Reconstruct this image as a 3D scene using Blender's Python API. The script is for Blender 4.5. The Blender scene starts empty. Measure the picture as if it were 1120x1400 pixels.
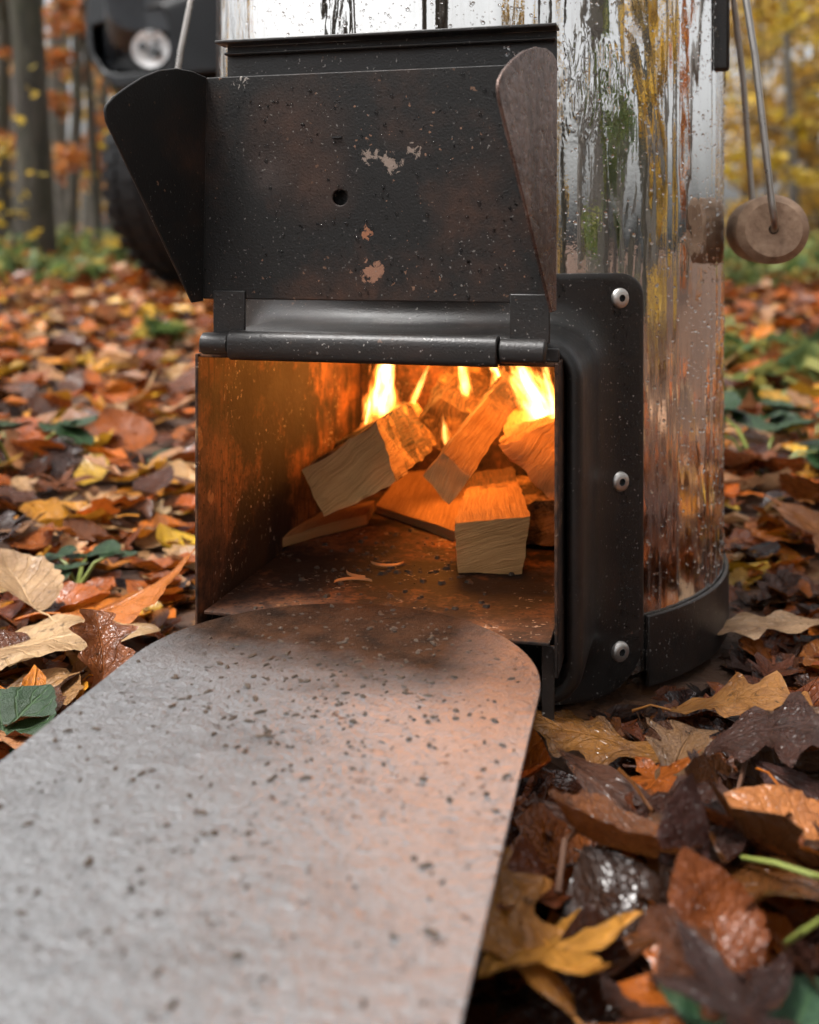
import bpy, bmesh, math, random
import numpy as np
from mathutils import Vector, Matrix, noise as mnoise
R = math.radians
random.seed(7); rng = np.random.default_rng(7)
sc = bpy.context.scene
C = sc.collection

# ------------------------------------------------------------------ camera, sky, sun, exposure
HC = 0.235                      # lens height above the ground (m)
FPX, CX, HOR = 1464.0, 560.0, 335.0
cam = bpy.data.cameras.new('camera'); camo = bpy.data.objects.new('camera', cam); C.objects.link(camo)
camo.location = (0, 0, HC); camo.rotation_euler = (R(90), 0, 0)
cam.sensor_width = 36; cam.lens = FPX / 1400 * 36
cam.shift_y = -(700 - HOR) / 1400
cam.clip_start = 0.01; cam.clip_end = 500
cam.dof.use_dof = True; cam.dof.focus_distance = 0.505; cam.dof.aperture_fstop = 7.4; cam.dof.aperture_blades = 7
sc.camera = camo

SUN_EL, SUN_AZ = 66.0, 250.0    # soft light from high up and to the left
w = bpy.data.worlds.new('World'); sc.world = w; w.use_nodes = True
nt = w.node_tree; nt.nodes.clear()
sky = nt.nodes.new('ShaderNodeTexSky'); sky.sky_type = 'NISHITA'; sky.sun_disc = False
sky.sun_elevation = R(SUN_EL); sky.sun_rotation = R(SUN_AZ); sky.dust_density = 6; sky.air_density = 1.0; sky.ozone_density = 1
hs = nt.nodes.new('ShaderNodeHueSaturation'); hs.inputs['Saturation'].default_value = 0.12   # overcast: the blue is veiled by cloud
bg = nt.nodes.new('ShaderNodeBackground'); bg.inputs[1].default_value = 0.13
ow = nt.nodes.new('ShaderNodeOutputWorld')
nt.links.new(sky.outputs[0], hs.inputs['Color']); nt.links.new(hs.outputs[0], bg.inputs[0]); nt.links.new(bg.outputs[0], ow.inputs[0])
sl = bpy.data.lights.new('sun', 'SUN'); sl.energy = 1.2; sl.angle = R(12); sl.color = (1, .97, .93)
so = bpy.data.objects.new('sun', sl); C.objects.link(so)
az = R(SUN_AZ); el = R(SUN_EL)
sdir = Vector((math.sin(az) * math.cos(el), math.cos(az) * math.cos(el), math.sin(el)))
so.rotation_euler = (-sdir).to_track_quat('-Z', 'Y').to_euler()
sc.view_settings.view_transform = 'Standard'; sc.view_settings.look = 'None'
sc.view_settings.exposure = 1.15; sc.view_settings.gamma = 1; sc.view_settings.use_curve_mapping = False
sc.render.engine = 'CYCLES'
cy = sc.cycles
cy.use_denoising = True; cy.max_bounces = 7; cy.adaptive_threshold = .03; cy.diffuse_bounces = 3; cy.transparent_max_bounces = 12; cy.sample_clamp_indirect = 6
cy.caustics_reflective = True; cy.blur_glossy = 1.0; cy.caustics_refractive = False; cy.volume_step_rate = 1.0

# ------------------------------------------------------------------ helpers
def P(px, py, Z):               # photograph pixel + distance -> point of the place
    return Vector(((px - CX) / FPX * Z, Z, HC - (py - HOR) / FPX * Z))
def G(px, py, z=0.0):           # photograph pixel on the level z
    return P(px, py, (HC - z) * FPX / (py - HOR))

class MB:
    def __init__(s): s.v = []; s.f = []
    def add(s, vs, fs):
        o = len(s.v); s.v += [tuple(p) for p in vs]; s.f += [tuple(i + o for i in f) for f in fs]
    def box(s, x0, x1, y0, y1, z0, z1):
        s.add([(x0,y0,z0),(x1,y0,z0),(x1,y1,z0),(x0,y1,z0),(x0,y0,z1),(x1,y0,z1),(x1,y1,z1),(x0,y1,z1)],
              [(0,3,2,1),(4,5,6,7),(0,1,5,4),(1,2,6,5),(2,3,7,6),(3,0,4,7)])
    def loft(s, rings, closed=True, cap0=False, cap1=False):
        n = len(rings[0]); vs = [p for r in rings for p in r]; fs = []
        for k in range(len(rings) - 1):
            for i in range(n if closed else n - 1):
                j = (i + 1) % n
                fs.append((k*n+i, k*n+j, (k+1)*n+j, (k+1)*n+i))
        if cap0: fs.append(tuple(reversed(range(n))))
        if cap1: fs.append(tuple((len(rings)-1)*n + i for i in range(n)))
        s.add(vs, fs)
    def tube(s, pts, r, n=10, cap=True):
        pts = [Vector(p) for p in pts]; rings = []
        rr = r if isinstance(r, (list, tuple)) else [r] * len(pts)
        ref = None
        for i, p in enumerate(pts):
            t = (pts[min(i+1, len(pts)-1)] - pts[max(i-1, 0)]).normalized()
            if ref is None: ref = t.orthogonal().normalized()
            ref = (ref - t * ref.dot(t)).normalized(); b = t.cross(ref)
            rings.append([p + rr[i] * (math.cos(2*math.pi*k/n) * ref + math.sin(2*math.pi*k/n) * b) for k in range(n)])
        s.loft(rings, True, cap, cap)
    def lathe(s, prof, n=48, axis='z', c=(0,0,0), cap=True):
        rings = []
        for (r, h) in prof:
            ring = []
            for k in range(n):
                a = 2*math.pi*k/n; x, y = r*math.cos(a), r*math.sin(a)
                p = {'z': (x, y, h), 'y': (x, h, y), 'x': (h, x, y)}[axis]
                ring.append((p[0]+c[0], p[1]+c[1], p[2]+c[2]))
            rings.append(ring)
        s.loft(rings, True, cap, cap)
    def build(s, name, mat, parent=None, smooth=True, bevel=0, ang=40, recalc=True):
        me = bpy.data.meshes.new(name); me.from_pydata(s.v, [], s.f); 
        return finish(name, me, mat, parent, smooth, bevel, ang, recalc)
def finish(name, me, mat, parent=None, smooth=True, bevel=0, ang=40, recalc=True):
    if recalc:
        bm = bmesh.new(); bm.from_mesh(me); bmesh.ops.recalc_face_normals(bm, faces=bm.faces); bm.to_mesh(me); bm.free()
    if smooth:
        me.polygons.foreach_set('use_smooth', [True] * len(me.polygons))
        me.set_sharp_from_angle(angle=R(ang))
    if mat is not None: me.materials.append(mat)
    o = bpy.data.objects.new(name, me); C.objects.link(o)
    if parent is not None: o.parent = parent
    if bevel:
        b = o.modifiers.new('bevel', 'BEVEL'); b.width = bevel; b.segments = 2; b.limit_method = 'ANGLE'; b.angle_limit = R(40)
    return o
def poly_sheet(loops, thick, frame):
    """A sheet with holes: loops of (a, b); frame(a, b, t) -> point, t runs through the thickness."""
    bm = bmesh.new(); edges = []
    for lp in loops:
        vs = [bm.verts.new((a, b, 0)) for a, b in lp]
        for i in range(len(vs)): edges.append(bm.edges.new((vs[i], vs[(i+1) % len(vs)])))
    r = bmesh.ops.triangle_fill(bm, use_beauty=True, use_dissolve=False, edges=edges)
    fs = [f for f in bm.faces]
    e = bmesh.ops.extrude_face_region(bm, geom=fs)
    nv = set(x for x in e['geom'] if isinstance(x, bmesh.types.BMVert))
    for v in bm.verts:
        a, b, _ = v.co; v.co = Vector(frame(a, b, thick if v in nv else 0.0))
    bmesh.ops.recalc_face_normals(bm, faces=bm.faces)
    me = bpy.data.meshes.new('sheet'); bm.to_mesh(me); bm.free(); return me
def tag(o, label, cat, group=None, kind=None):
    if label: o['label'] = label
    if cat: o['category'] = cat
    if group: o['group'] = group
    if kind: o['kind'] = kind
    return o
def empty(name, loc=(0,0,0), rz=0):
    o = bpy.data.objects.new(name, None); C.objects.link(o); o.location = loc; o.rotation_euler = (0,0,rz); o.empty_display_size = .05
    return o
def rrect(x0, x1, z0, z1, r, n=6, m=0):
    rs = r if isinstance(r, (list, tuple)) else [r]*4      # bl, br, tr, tl
    out = []
    for (cx, cz, a0, q) in ((x0, z0, 180, rs[0]), (x1, z0, 270, rs[1]), (x1, z1, 0, rs[2]), (x0, z1, 90, rs[3])):
        ox = cx + q if cx == x0 else cx - q; oz = cz + q if cz == z0 else cz - q
        for k in range(n + 1):
            a = R(a0 + 90*k/n); out.append((ox + q*math.cos(a), oz + q*math.sin(a)))
    if m:                           # extra points along the straight sides
        o2 = []
        for i, p in enumerate(out):
            o2.append(p)
            if i % (n+1) == n:
                e = out[(i+1) % len(out)]; o2 += [(p[0]+(e[0]-p[0])*k/m, p[1]+(e[1]-p[1])*k/m) for k in range(1, m)]
        out = o2
    return out

# ------------------------------------------------------------------ materials
class M:
    def __init__(s, name):
        s.m = bpy.data.materials.new(name); s.m.use_nodes = True; s.t = s.m.node_tree; s.t.nodes.clear()
        s.out = s.t.nodes.new('ShaderNodeOutputMaterial'); s.tc = None
    def n(s, ty, **kw):
        x = s.t.nodes.new(ty)
        for k, v in kw.items(): setattr(x, k, v)
        return x
    def put(s, sock, v):
        if hasattr(v, 'links') or isinstance(v, bpy.types.NodeSocket): s.t.links.new(v, sock)
        elif v is not None:
            if isinstance(v, (tuple, list)) and len(v) == 3 and sock.type == 'RGBA': v = (*v, 1)
            sock.default_value = v
    def co(s, kind='Object', scale=None, loc=None):
        if s.tc is None: s.tc = s.n('ShaderNodeTexCoord')
        o = s.tc.outputs[kind]
        if scale is not None or loc is not None:
            mp = s.n('ShaderNodeMapping'); s.put(mp.inputs[0], o)
            if scale is not None: mp.inputs['Scale'].default_value = scale
            if loc is not None: mp.inputs['Location'].default_value = loc
            o = mp.outputs[0]
        return o
    def noise(s, scale, vec=None, detail=3, rough=.55, dist=0):
        x = s.n('ShaderNodeTexNoise'); s.put(x.inputs['Vector'], vec if vec is not None else s.co())
        x.inputs['Scale'].default_value = scale; x.inputs['Detail'].default_value = detail
        x.inputs['Roughness'].default_value = rough; x.inputs['Distortion'].default_value = dist
        return x.outputs['Fac']
    def vor(s, scale, vec=None, feature='F1', rnd=1):
        x = s.n('ShaderNodeTexVoronoi', feature=feature); s.put(x.inputs['Vector'], vec if vec is not None else s.co())
        x.inputs['Scale'].default_value = scale; x.inputs['Randomness'].default_value = rnd
        return x.outputs['Distance']
    def ramp(s, fac, stops, interp='LINEAR'):
        x = s.n('ShaderNodeValToRGB'); s.put(x.inputs[0], fac); e = x.color_ramp.elements; x.color_ramp.interpolation = interp
        while len(e) < len(stops): e.new(.5)
        for i, (p, c) in enumerate(stops):
            e[i].position = p; e[i].color = (c, c, c, 1) if isinstance(c, (int, float)) else (*c, 1)
        return x.outputs[0]
    def mix(s, fac, a, b, mode='MIX'):
        x = s.n('ShaderNodeMix', data_type='RGBA', blend_type=mode)
        s.put(x.inputs[0], fac); s.put(x.inputs[6], a); s.put(x.inputs[7], b); return x.outputs[2]
    def ma(s, op, a, b=None, c=None, clamp=False):
        x = s.n('ShaderNodeMath', operation=op); x.use_clamp = clamp
        s.put(x.inputs[0], a)
        if b is not None: s.put(x.inputs[1], b)
        if c is not None: s.put(x.inputs[2], c)
        return x.outputs[0]
    def sep(s, v):
        x = s.n('ShaderNodeSeparateXYZ'); s.put(x.inputs[0], v); return x.outputs
    def bump(s, h, strength=.3, dist=.001, nrm=None):
        x = s.n('ShaderNodeBump'); s.put(x.inputs['Height'], h); x.inputs['Strength'].default_value = strength
        x.inputs['Distance'].default_value = dist
        if nrm is not None: s.put(x.inputs['Normal'], nrm)
        return x.outputs[0]
    def near(s, c, r, soft=.5):    # 1 inside a patch round c (object space), 0 outside, uneven edge
        v = s.n('ShaderNodeVectorMath', operation='DISTANCE'); s.put(v.inputs[0], s.co()); v.inputs[1].default_value = c; s.near_d = v.outputs['Value']
        n = s.ma('ADD', v.outputs['Value'], s.ma('MULTIPLY', s.ma('SUBTRACT', s.noise(.9/r, detail=5, rough=.7, dist=.6), .5), r*4.6))
        return s.ramp(s.ma('DIVIDE', n, r*1.3), [(soft + .12, 1), (soft + .25, 0)])
    def pbr(s, **kw):
        b = s.n('ShaderNodeBsdfPrincipled')
        names = dict(col='Base Color', rough='Roughness', metal='Metallic', nrm='Normal', spec='Specular IOR Level', trans='Transmission Weight',
                     ior='IOR', coat='Coat Weight', coatr='Coat Roughness', emc='Emission Color', ems='Emission Strength', alpha='Alpha', coatn='Coat Normal', aniso='Anisotropic')
        for k, v in kw.items(): s.put(b.inputs[names[k]], v)
        s.t.links.new(b.outputs[0], s.out.inputs[0]); s.b = b; return s.m

def m_chrome():
    m = M('polished_steel')
    c = m.co('Object'); x, y, z = m.sep(c)
    ang = m.ma('ARCTAN2', x, m.ma('MULTIPLY', y, -1))
    cv = m.n('ShaderNodeCombineXYZ'); m.put(cv.inputs[0], ang); m.put(cv.inputs[1], 0.0); m.put(cv.inputs[2], z)
    def st(sx, sz):
        mp = m.n('ShaderNodeMapping'); m.put(mp.inputs[0], cv.outputs[0]); mp.inputs['Scale'].default_value = (sx, 1, sz); return mp.outputs[0]
    streak = m.noise(1.0, st(5.5, 1.0), detail=1, rough=.4, dist=1.0)
    thin = m.ma('MULTIPLY', m.noise(1.0, st(30, 2.2), detail=1.5, rough=.5, dist=1.0), m.ramp(m.noise(1.0, st(3.2, 2.5)), [(.38, .1), (.62, 1)]))
    streak = m.ma('ADD', m.ma('MULTIPLY_ADD', thin, .012, streak), m.ma('MULTIPLY', m.noise(1.0, st(5, 7), detail=1.5, dist=1.0), .55))
    fine = m.noise(1.0, st(46, 14), detail=1, rough=.5, dist=1.2)
    ripple = m.noise(1.0, st(26, 42), detail=1, dist=1.6)
    dent = m.n('ShaderNodeVectorMath', operation='DISTANCE'); m.put(dent.inputs[0], st(.16, 1)); dent.inputs[1].default_value = (.094, 0, .318)
    dmask = m.ramp(m.ma('MULTIPLY_ADD', m.noise(60), .03, dent.outputs['Value']), [(0.012, 1), (.045, 0)])
    rb = m.ma('MULTIPLY', ripple, dmask)
    h = m.ma('ADD', m.ma('MULTIPLY', streak, 1.0), m.ma('MULTIPLY', fine, .008))
    h = m.ma('MULTIPLY_ADD', rb, .5, h)
    nr = m.bump(h, 1.0, .0022)
    nr2 = m.bump(m.noise(420, detail=1), .10, .0002, nr)
    dirt = m.ramp(m.noise(1.0, st(30, 11), detail=6, rough=.7), [(.5, 0), (.8, 1)])
    low = m.ramp(z, [(.04, 1.0), (.24, .0)])
    spots = m.ramp(m.vor(330), [(.09, 1), (.16, 0)])
    spots = m.ma('MULTIPLY', spots, m.ramp(m.noise(22), [(.4, 0), (.6, .7)]))
    grime = m.ma('MAXIMUM', m.ma('MULTIPLY', dirt, m.ma('ADD', .18, low)), spots)
    stain = m.mix(m.noise(40, detail=4), (.10, .085, .03), (.24, .12, .06)); col = m.mix(grime, (.80, .79, .77), stain)
    ro = m.ma('MULTIPLY_ADD', low, .09, m.ma('MULTIPLY_ADD', grime, .33, .04))
    return m.pbr(col=col, metal=m.ma('MULTIPLY_ADD', grime, -.35, 1.0), rough=ro, nrm=nr2)
def m_black(name='black_steel', rust=.35, patches=(), base=.017, wet=.0, rough=.42, spec=.28, dust_glint_tone=.2):
    m = M(name)
    big = m.noise(9, detail=6, rough=.65); mid = m.noise(45, detail=5, rough=.7)
    grain = m.noise(950, detail=2); pit = m.vor(260)
    rm = m.ma('MULTIPLY', m.ramp(big, [(.44, 0), (.68, 1)]), m.ramp(mid, [(.36, .1), (.66, 1)]))
    speck = m.ma('MULTIPLY', m.ramp(m.noise(330, m.co('Object', loc=(.3, .1, .2)), detail=2, rough=.6), [(.69, 0), (.72, 1)]), m.ramp(m.noise(24, detail=2), [(.42, 0), (.6, 1)]))
    col = m.mix(big, (base*.7, base*.68, base*.66), (base*1.6, base*1.5, base*1.4))
    col = m.mix(m.ma('MULTIPLY', rm, rust), col, (.095, .04, .021))
    col = m.mix(m.ma('MULTIPLY', speck, min(1, rust*1.6)), col, (.22, .12, .075))
    rr = m.ma('MULTIPLY_ADD', mid, .3, rough - .12)
    for (c, r, pc) in patches:
        k = m.near(c, r)
        if r > .007: k = m.ma('MULTIPLY', m.ramp(mid, [(.3, .15), (.65, .8)]), m.ramp(m.ma('MULTIPLY_ADD', m.ma('SUBTRACT', big, .5), r*3, m.near_d), [(0, 1), (r*1.6, 0)]))
        col = m.mix(k, col, pc)
        if r < .007: rr = m.ma('MAXIMUM', rr, m.ma('MULTIPLY', k, .85))
    dust = m.ramp(m.noise(620, m.co('Object', loc=(.7, .4, .9)), detail=1), [(.705, 0), (.745, .7)])  # pale flecks: dust, plus white glints of droplets put into the colour
    dust = m.ma('MULTIPLY', dust, m.ramp(m.noise(14, detail=2), [(.36, 0), (.56, 1)]))
    col = m.mix(dust, col, (dust_glint_tone, dust_glint_tone*.93, dust_glint_tone*.86))
    h = m.ma('ADD', m.ma('MULTIPLY', grain, .5), m.ma('ADD', m.ma('MULTIPLY', mid, .5), m.ma('MULTIPLY', m.ramp(pit, [(0, 1), (.2, 0)]), .35)))
    return m.pbr(col=col, rough=rr, nrm=m.bump(h, .55, .0006), spec=spec, metal=0.0, coat=wet, coatr=.12)
def m_rusty(name='firebox_steel', tint=1.0):
    m = M(name)
    big = m.noise(16, detail=6, rough=.68, dist=.4); mid = m.noise(75, detail=5, rough=.7)
    col = m.ramp(m.ma('MULTIPLY_ADD', m.ma('SUBTRACT', mid, .5), .5, big), [(.3, (.022, .016, .014)), (.46, (.085, .042, .026)), (.60, (.20, .085, .036)), (.78, (.05, .03, .022))])
    flake = m.ramp(m.noise(60, m.co('Object', loc=(2, 1, 4)), detail=3, rough=.6), [(.66, 0), (.7, 1)])
    col = m.mix(m.ma('MULTIPLY', flake, .5), col, (.4, .22, .1))
    scr = m.ramp(m.noise(1.0, m.co('Object', scale=(240, 240, 26)), detail=3, rough=.6), [(.36, .75), (.46, 0)]); col = m.mix(scr, col, (.02, .014, .011))
    pk = m.ramp(m.noise(260, m.co('Object', loc=(3, 3, 1)), detail=3, rough=.7), [(.57, 0), (.66, .8)]); col = m.mix(pk, col, (.016, .012, .010))
    soot = m.ramp(m.noise(11, m.co('Object', loc=(5, 2, 1)), detail=6, rough=.75), [(.43, 0), (.54, .97)])
    col = m.mix(soot, col, (.014, .011, .01))
    ash = m.ramp(m.noise(380, detail=2), [(.64, 0), (.69, 1)]); ash = m.ma('MULTIPLY', ash, m.ramp(m.noise(25, detail=2), [(.5, 0), (.64, .9)]))
    col = m.mix(ash, col, (.42, .36, .3))
    h = m.ma('ADD', mid, m.ma('MULTIPLY', m.noise(420, detail=3), .5))
    return m.pbr(col=col, rough=m.ma('MULTIPLY_ADD', mid, .25, .62), metal=0.0, spec=.2, nrm=m.bump(h, .5, .0009))
def m_plate():
    m = M('galvanised_plate')       # object space: y runs along the plate towards the fire, z up
    c = m.co(); x, y, z = m.sep(c)
    big = m.noise(12, detail=5, rough=.6); mid = m.noise(60, detail=5, rough=.65); fine = m.noise(500, detail=3)
    mott = m.noise(230, detail=4, rough=.7)
    col = m.ramp(m.ma('MULTIPLY_ADD', m.ma('SUBTRACT', mott, .5), .7, m.ma('MULTIPLY_ADD', big, .5, .25)), [(.3, (.155, .158, .163)), (.5, (.228, .231, .236)), (.7, (.175, .177, .180))])
    stain = m.ramp(m.noise(9, m.co('Object', loc=(1, 3, 0)), detail=6, rough=.7), [(.5, 0), (.68, .7)])
    mid_y = m.ramp(y, [(.18, 0), (.36, 1)])
    smudge = m.ma('MULTIPLY', stain, m.ramp(m.ma('ABSOLUTE', m.ma('ADD', x, .0)), [(.03, 1), (.08, .1)]))
    col = m.mix(m.ma('MULTIPLY', smudge, m.ma('MULTIPLY_ADD', mid_y, .6, .25)), col, (.055, .042, .034))
    tip = m.ramp(m.ma('ADD', m.ma('SUBTRACT', y, m.ma('MULTIPLY', x, -.22)), m.ma('MULTIPLY', m.ma('SUBTRACT', big, .5), .08)), [(.385, 0), (.432, 1)])
    rightx = m.ramp(m.ma('MULTIPLY_ADD', x, 5.0, .5), [(.70, 0), (.84, 1)])
    tip = m.ma('MULTIPLY', tip, m.ma('MULTIPLY_ADD', rightx, -.45, 1.0))
    col = m.mix(m.ma('MULTIPLY', tip, .98), col, m.ramp(mid, [(.35, (.016, .010, .007)), (.65, (.060, .030, .016))]))
    sp = m.ma('MULTIPLY', m.ramp(m.noise(300, detail=3, rough=.6), [(.63, 0), (.67, 1)]), m.ramp(m.noise(26, detail=3), [(.38, 0), (.55, .9)]))
    col = m.mix(sp, col, (.03, .025, .02))
    sp2 = m.ma('MULTIPLY', m.ramp(m.noise(620, m.co('Object', loc=(3, 1, 0)), detail=2), [(.64, 0), (.68, 1)]), m.ramp(m.noise(18, m.co('Object', loc=(4, 4, 0)), detail=2), [(.42, 0), (.58, .7)]))
    col = m.mix(sp2, col, (.05, .042, .035))
    matte = tip; bright = m.ma('MULTIPLY', rightx, m.ramp(y, [(.34, 0), (.42, 1)]))
    h = m.ma('ADD', m.ma('MULTIPLY', mid, 1.0), m.ma('ADD', m.ma('MULTIPLY', fine, .16), m.ma('MULTIPLY', sp, .25)))
    return m.pbr(col=col, metal=m.ma('MULTIPLY_ADD', bright, .3, .4), spec=m.ma('MULTIPLY_ADD', matte, -.26, .3), rough=m.ma('MULTIPLY_ADD', bright, -.12, m.ma('MULTIPLY_ADD', matte, .45, m.ma('MULTIPLY_ADD', mott, .3, .22))), nrm=m.bump(m.ma('MULTIPLY_ADD', mott, .75, m.ma('MULTIPLY', h, .9)), .85, .0025))
def m_simple(name, col, rough=.5, metal=0, bs=0, bscale=300, var=.3, vs=20, **kw):
    m = M(name); n = m.noise(vs, detail=5, rough=.65)
    c = m.mix(n, tuple(v*(1-var) for v in col), tuple(min(1, v*(1+var)) for v in col))
    nr = m.bump(m.noise(bscale, detail=3), bs, .001) if bs else None
    return m.pbr(col=c, rough=m.ma('MULTIPLY_ADD', n, .25, rough - .12), metal=metal, nrm=nr, **kw)
def m_wood(name, light, dark, char=.0, burn=False):
    m = M(name)                    # UV: x across, y along the grain
    uv = m.co('UV'); g = m.n('ShaderNodeMapping'); m.put(g.inputs[0], uv); g.inputs['Scale'].default_value = (64, 2.4, 1)
    oi = m.n('ShaderNodeObjectInfo'); off = m.n('ShaderNodeVectorMath', operation='ADD'); m.put(off.inputs[0], g.outputs[0])
    cmb = m.n('ShaderNodeCombineXYZ'); m.put(cmb.inputs[2], m.ma('MULTIPLY', oi.outputs['Random'], 37)); m.put(off.inputs[1], cmb.outputs[0])
    gr = m.noise(1, off.outputs[0], detail=6, rough=.65, dist=.8)
    bl = m.noise(26, detail=5, rough=.6)
    col = m.ramp(gr, [(.3, dark), (.55, light), (.75, tuple(v*1.15 for v in light))])
    col = m.mix(m.ma('MULTIPLY', bl, .4), col, tuple(v*.55 for v in light))
    if char:
        k = m.ramp(m.noise(30, m.co('Object', loc=(1, 1, 1)), detail=6, rough=.7), [(1 - char - .06, 0), (1 - char + .04, 1)])
        col = m.mix(k, col, (.012, .01, .009))
    ux, uy, _ = m.sep(uv)
    burnt = m.ramp(m.ma('MULTIPLY', m.ma('MULTIPLY_ADD', m.noise(55, detail=5, rough=.7), .9, uy), .5), [(.58, 0), (.68, .96)]) if burn else None
    if burn: col = m.mix(burnt, col, (.012, .009, .008))
    crack = m.ramp(gr, [(.27, 1), (.33, 0)]); col = m.mix(crack, col, (.03, .018, .01))
    fib = m.noise(1, m.co('UV', scale=(160, 5, 1)), detail=3); col = m.mix(m.ramp(fib, [(.4, .45), (.6, 0)]), col, dark)
    h = m.ma('ADD', m.ma('MULTIPLY', gr, 1.0), m.ma('ADD', m.ma('MULTIPLY', fib, .5), m.ma('MULTIPLY', m.noise(240, detail=3), .35)))
    return m.pbr(col=col, rough=.75, nrm=m.bump(h, 1.0, .0018), spec=.3)
def m_leaf(name, src):
    m = M(name)
    if src == 'object':
        base = m.n('ShaderNodeObjectInfo').outputs['Color']; rnd = m.n('ShaderNodeObjectInfo').outputs['Random']
    else:
        at = m.n('ShaderNodeAttribute'); at.attribute_name = 'tint'; base = at.outputs['Color']; rnd = 0.3
    K = 1/15 if src == 'object' else 1.0      # a single leaf is built one unit long and then scaled
    uv = m.co('UV'); x, y, _ = m.sep(uv)
    t = m.ma('ABSOLUTE', m.ma('MULTIPLY_ADD', x, 2.0, -1.0))
    q = m.ma('FRACT', m.ma('SUBTRACT', m.ma('MULTIPLY', y, 8.0), m.ma('MULTIPLY', t, 2.0)))
    side = m.ramp(m.ma('ABSOLUTE', m.ma('SUBTRACT', q, .5)), [(.02, 1), (.085, 0)])
    midr = m.ramp(t, [(.012, 1), (.05, 0)])
    vein = m.ma('MAXIMUM', m.ma('MULTIPLY', side, .6), midr)
    vg = m.n('ShaderNodeMapping'); m.put(vg.inputs[0], uv); vg.inputs['Scale'].default_value = (14, 24, 1)
    ov = m.n('ShaderNodeVectorMath', operation='ADD'); m.put(ov.inputs[0], m.co('Object')); oc = ov.outputs[0]
    cb = m.n('ShaderNodeCombineXYZ'); m.put(cb.inputs[0], m.ma('MULTIPLY', rnd, 40.0)); m.put(ov.inputs[1], cb.outputs[0])
    cells = m.vor(1.0, vg.outputs[0], 'DISTANCE_TO_EDGE'); net = m.ramp(cells, [(.0, 1), (.09, 0)])
    b1 = m.noise(42*K, oc, detail=4, rough=.7, dist=.5); b2 = m.noise(150*K, oc, detail=3, rough=.7)
    dk = m.mix(1.0, base, (.30, .22, .18), 'MULTIPLY')
    col = m.mix(m.ramp(b1, [(.44, 0), (.72, .75)]), base, dk)
    spot = m.ramp(b2, [(.62, 0), (.7, 1)]); col = m.mix(m.ma('MULTIPLY', spot, .7), col, (.02, .012, .008))
    lt = m.mix(1.0, base, (1.5, 1.45, 1.3), 'MULTIPLY')
    col = m.mix(m.ma('MULTIPLY', vein, .4), col, lt)
    col = m.mix(m.ma('MULTIPLY', net, .10), col, dk)
    h = m.ma('ADD', m.ma('MULTIPLY', vein, -.8), m.ma('ADD', m.ma('MULTIPLY', net, -.16), m.ma('MULTIPLY', b1, 1.8)))
    wet = m.ramp(m.noise(60*K, oc, detail=1), [(.36, .12), (.64, .32)])
    h = m.ma('MULTIPLY_ADD', m.noise(330*K, oc, detail=2), .22, h)
    nr = m.bump(h, .9, .0015)
    m.pbr(col=col, rough=wet, nrm=nr, spec=.46)
    tr = m.n('ShaderNodeBsdfTranslucent'); m.put(tr.inputs[0], col)
    mx = m.n('ShaderNodeMixShader'); mx.inputs[0].default_value = .18
    m.t.links.new(m.b.outputs[0], mx.inputs[1]); m.t.links.new(tr.outputs[0], mx.inputs[2]); m.t.links.new(mx.outputs[0], m.out.inputs[0])
    return m.m
def m_ground():
    m = M('forest_floor_soil')
    a = m.noise(7, detail=8, rough=.7); b = m.vor(17); c = m.vor(41)
    leaf = m.ramp(m.noise(19, detail=4, rough=.8), [(.3, (.03, .016, .01)), (.45, (.11, .045, .018)), (.58, (.25, .10, .03)), (.72, (.3, .19, .09))])
    col = m.mix(m.ramp(b, [(.1, .2), (.6, .9)]), leaf, (.05, .025, .014))
    x, y, z = m.sep(m.co())
    far = m.ramp(m.ma('DIVIDE', y, 30), [(.15, 0), (.4, 1)])
    col = m.mix(m.ma('MULTIPLY', far, m.ramp(a, [(.42, 0), (.6, .7)])), col, (.07, .085, .025))
    return m.pbr(col=col, rough=.75, nrm=m.bump(m.ma('ADD', a, m.ma('MULTIPLY', c, .6)), .8, .02))
def m_glass(name='water'):
    m = M(name); return m.pbr(col=(1, 1, 1), trans=1.0, rough=0.0, ior=1.33)
def m_bark(name, a=(.03, .025, .02), b=(.10, .085, .065), moss=.4):
    m = M(name); v = m.co('Object', scale=(14, 14, 2.2))
    n = m.noise(1.5, v, detail=8, rough=.7, dist=.6); col = m.ramp(n, [(.35, a), (.65, b)])
    g = m.ramp(m.noise(1.4, detail=5, rough=.7), [(.42, 0), (.62, moss)]); col = m.mix(g, col, (.045, .06, .018))
    return m.pbr(col=col, rough=.85, nrm=m.bump(n, 1, .03))
def m_foliage(name):
    m = M(name); at = m.n('ShaderNodeAttribute'); at.attribute_name = 'tint'
    col = at.outputs['Color']
    m.pbr(col=col, rough=.5, spec=.3)
    tr = m.n('ShaderNodeBsdfTranslucent'); m.put(tr.inputs[0], col); mx = m.n('ShaderNodeMixShader'); mx.inputs[0].default_value = .42
    m.t.links.new(m.b.outputs[0], mx.inputs[1]); m.t.links.new(tr.outputs[0], mx.inputs[2]); m.t.links.new(mx.outputs[0], m.out.inputs[0])
    return m.m
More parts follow.
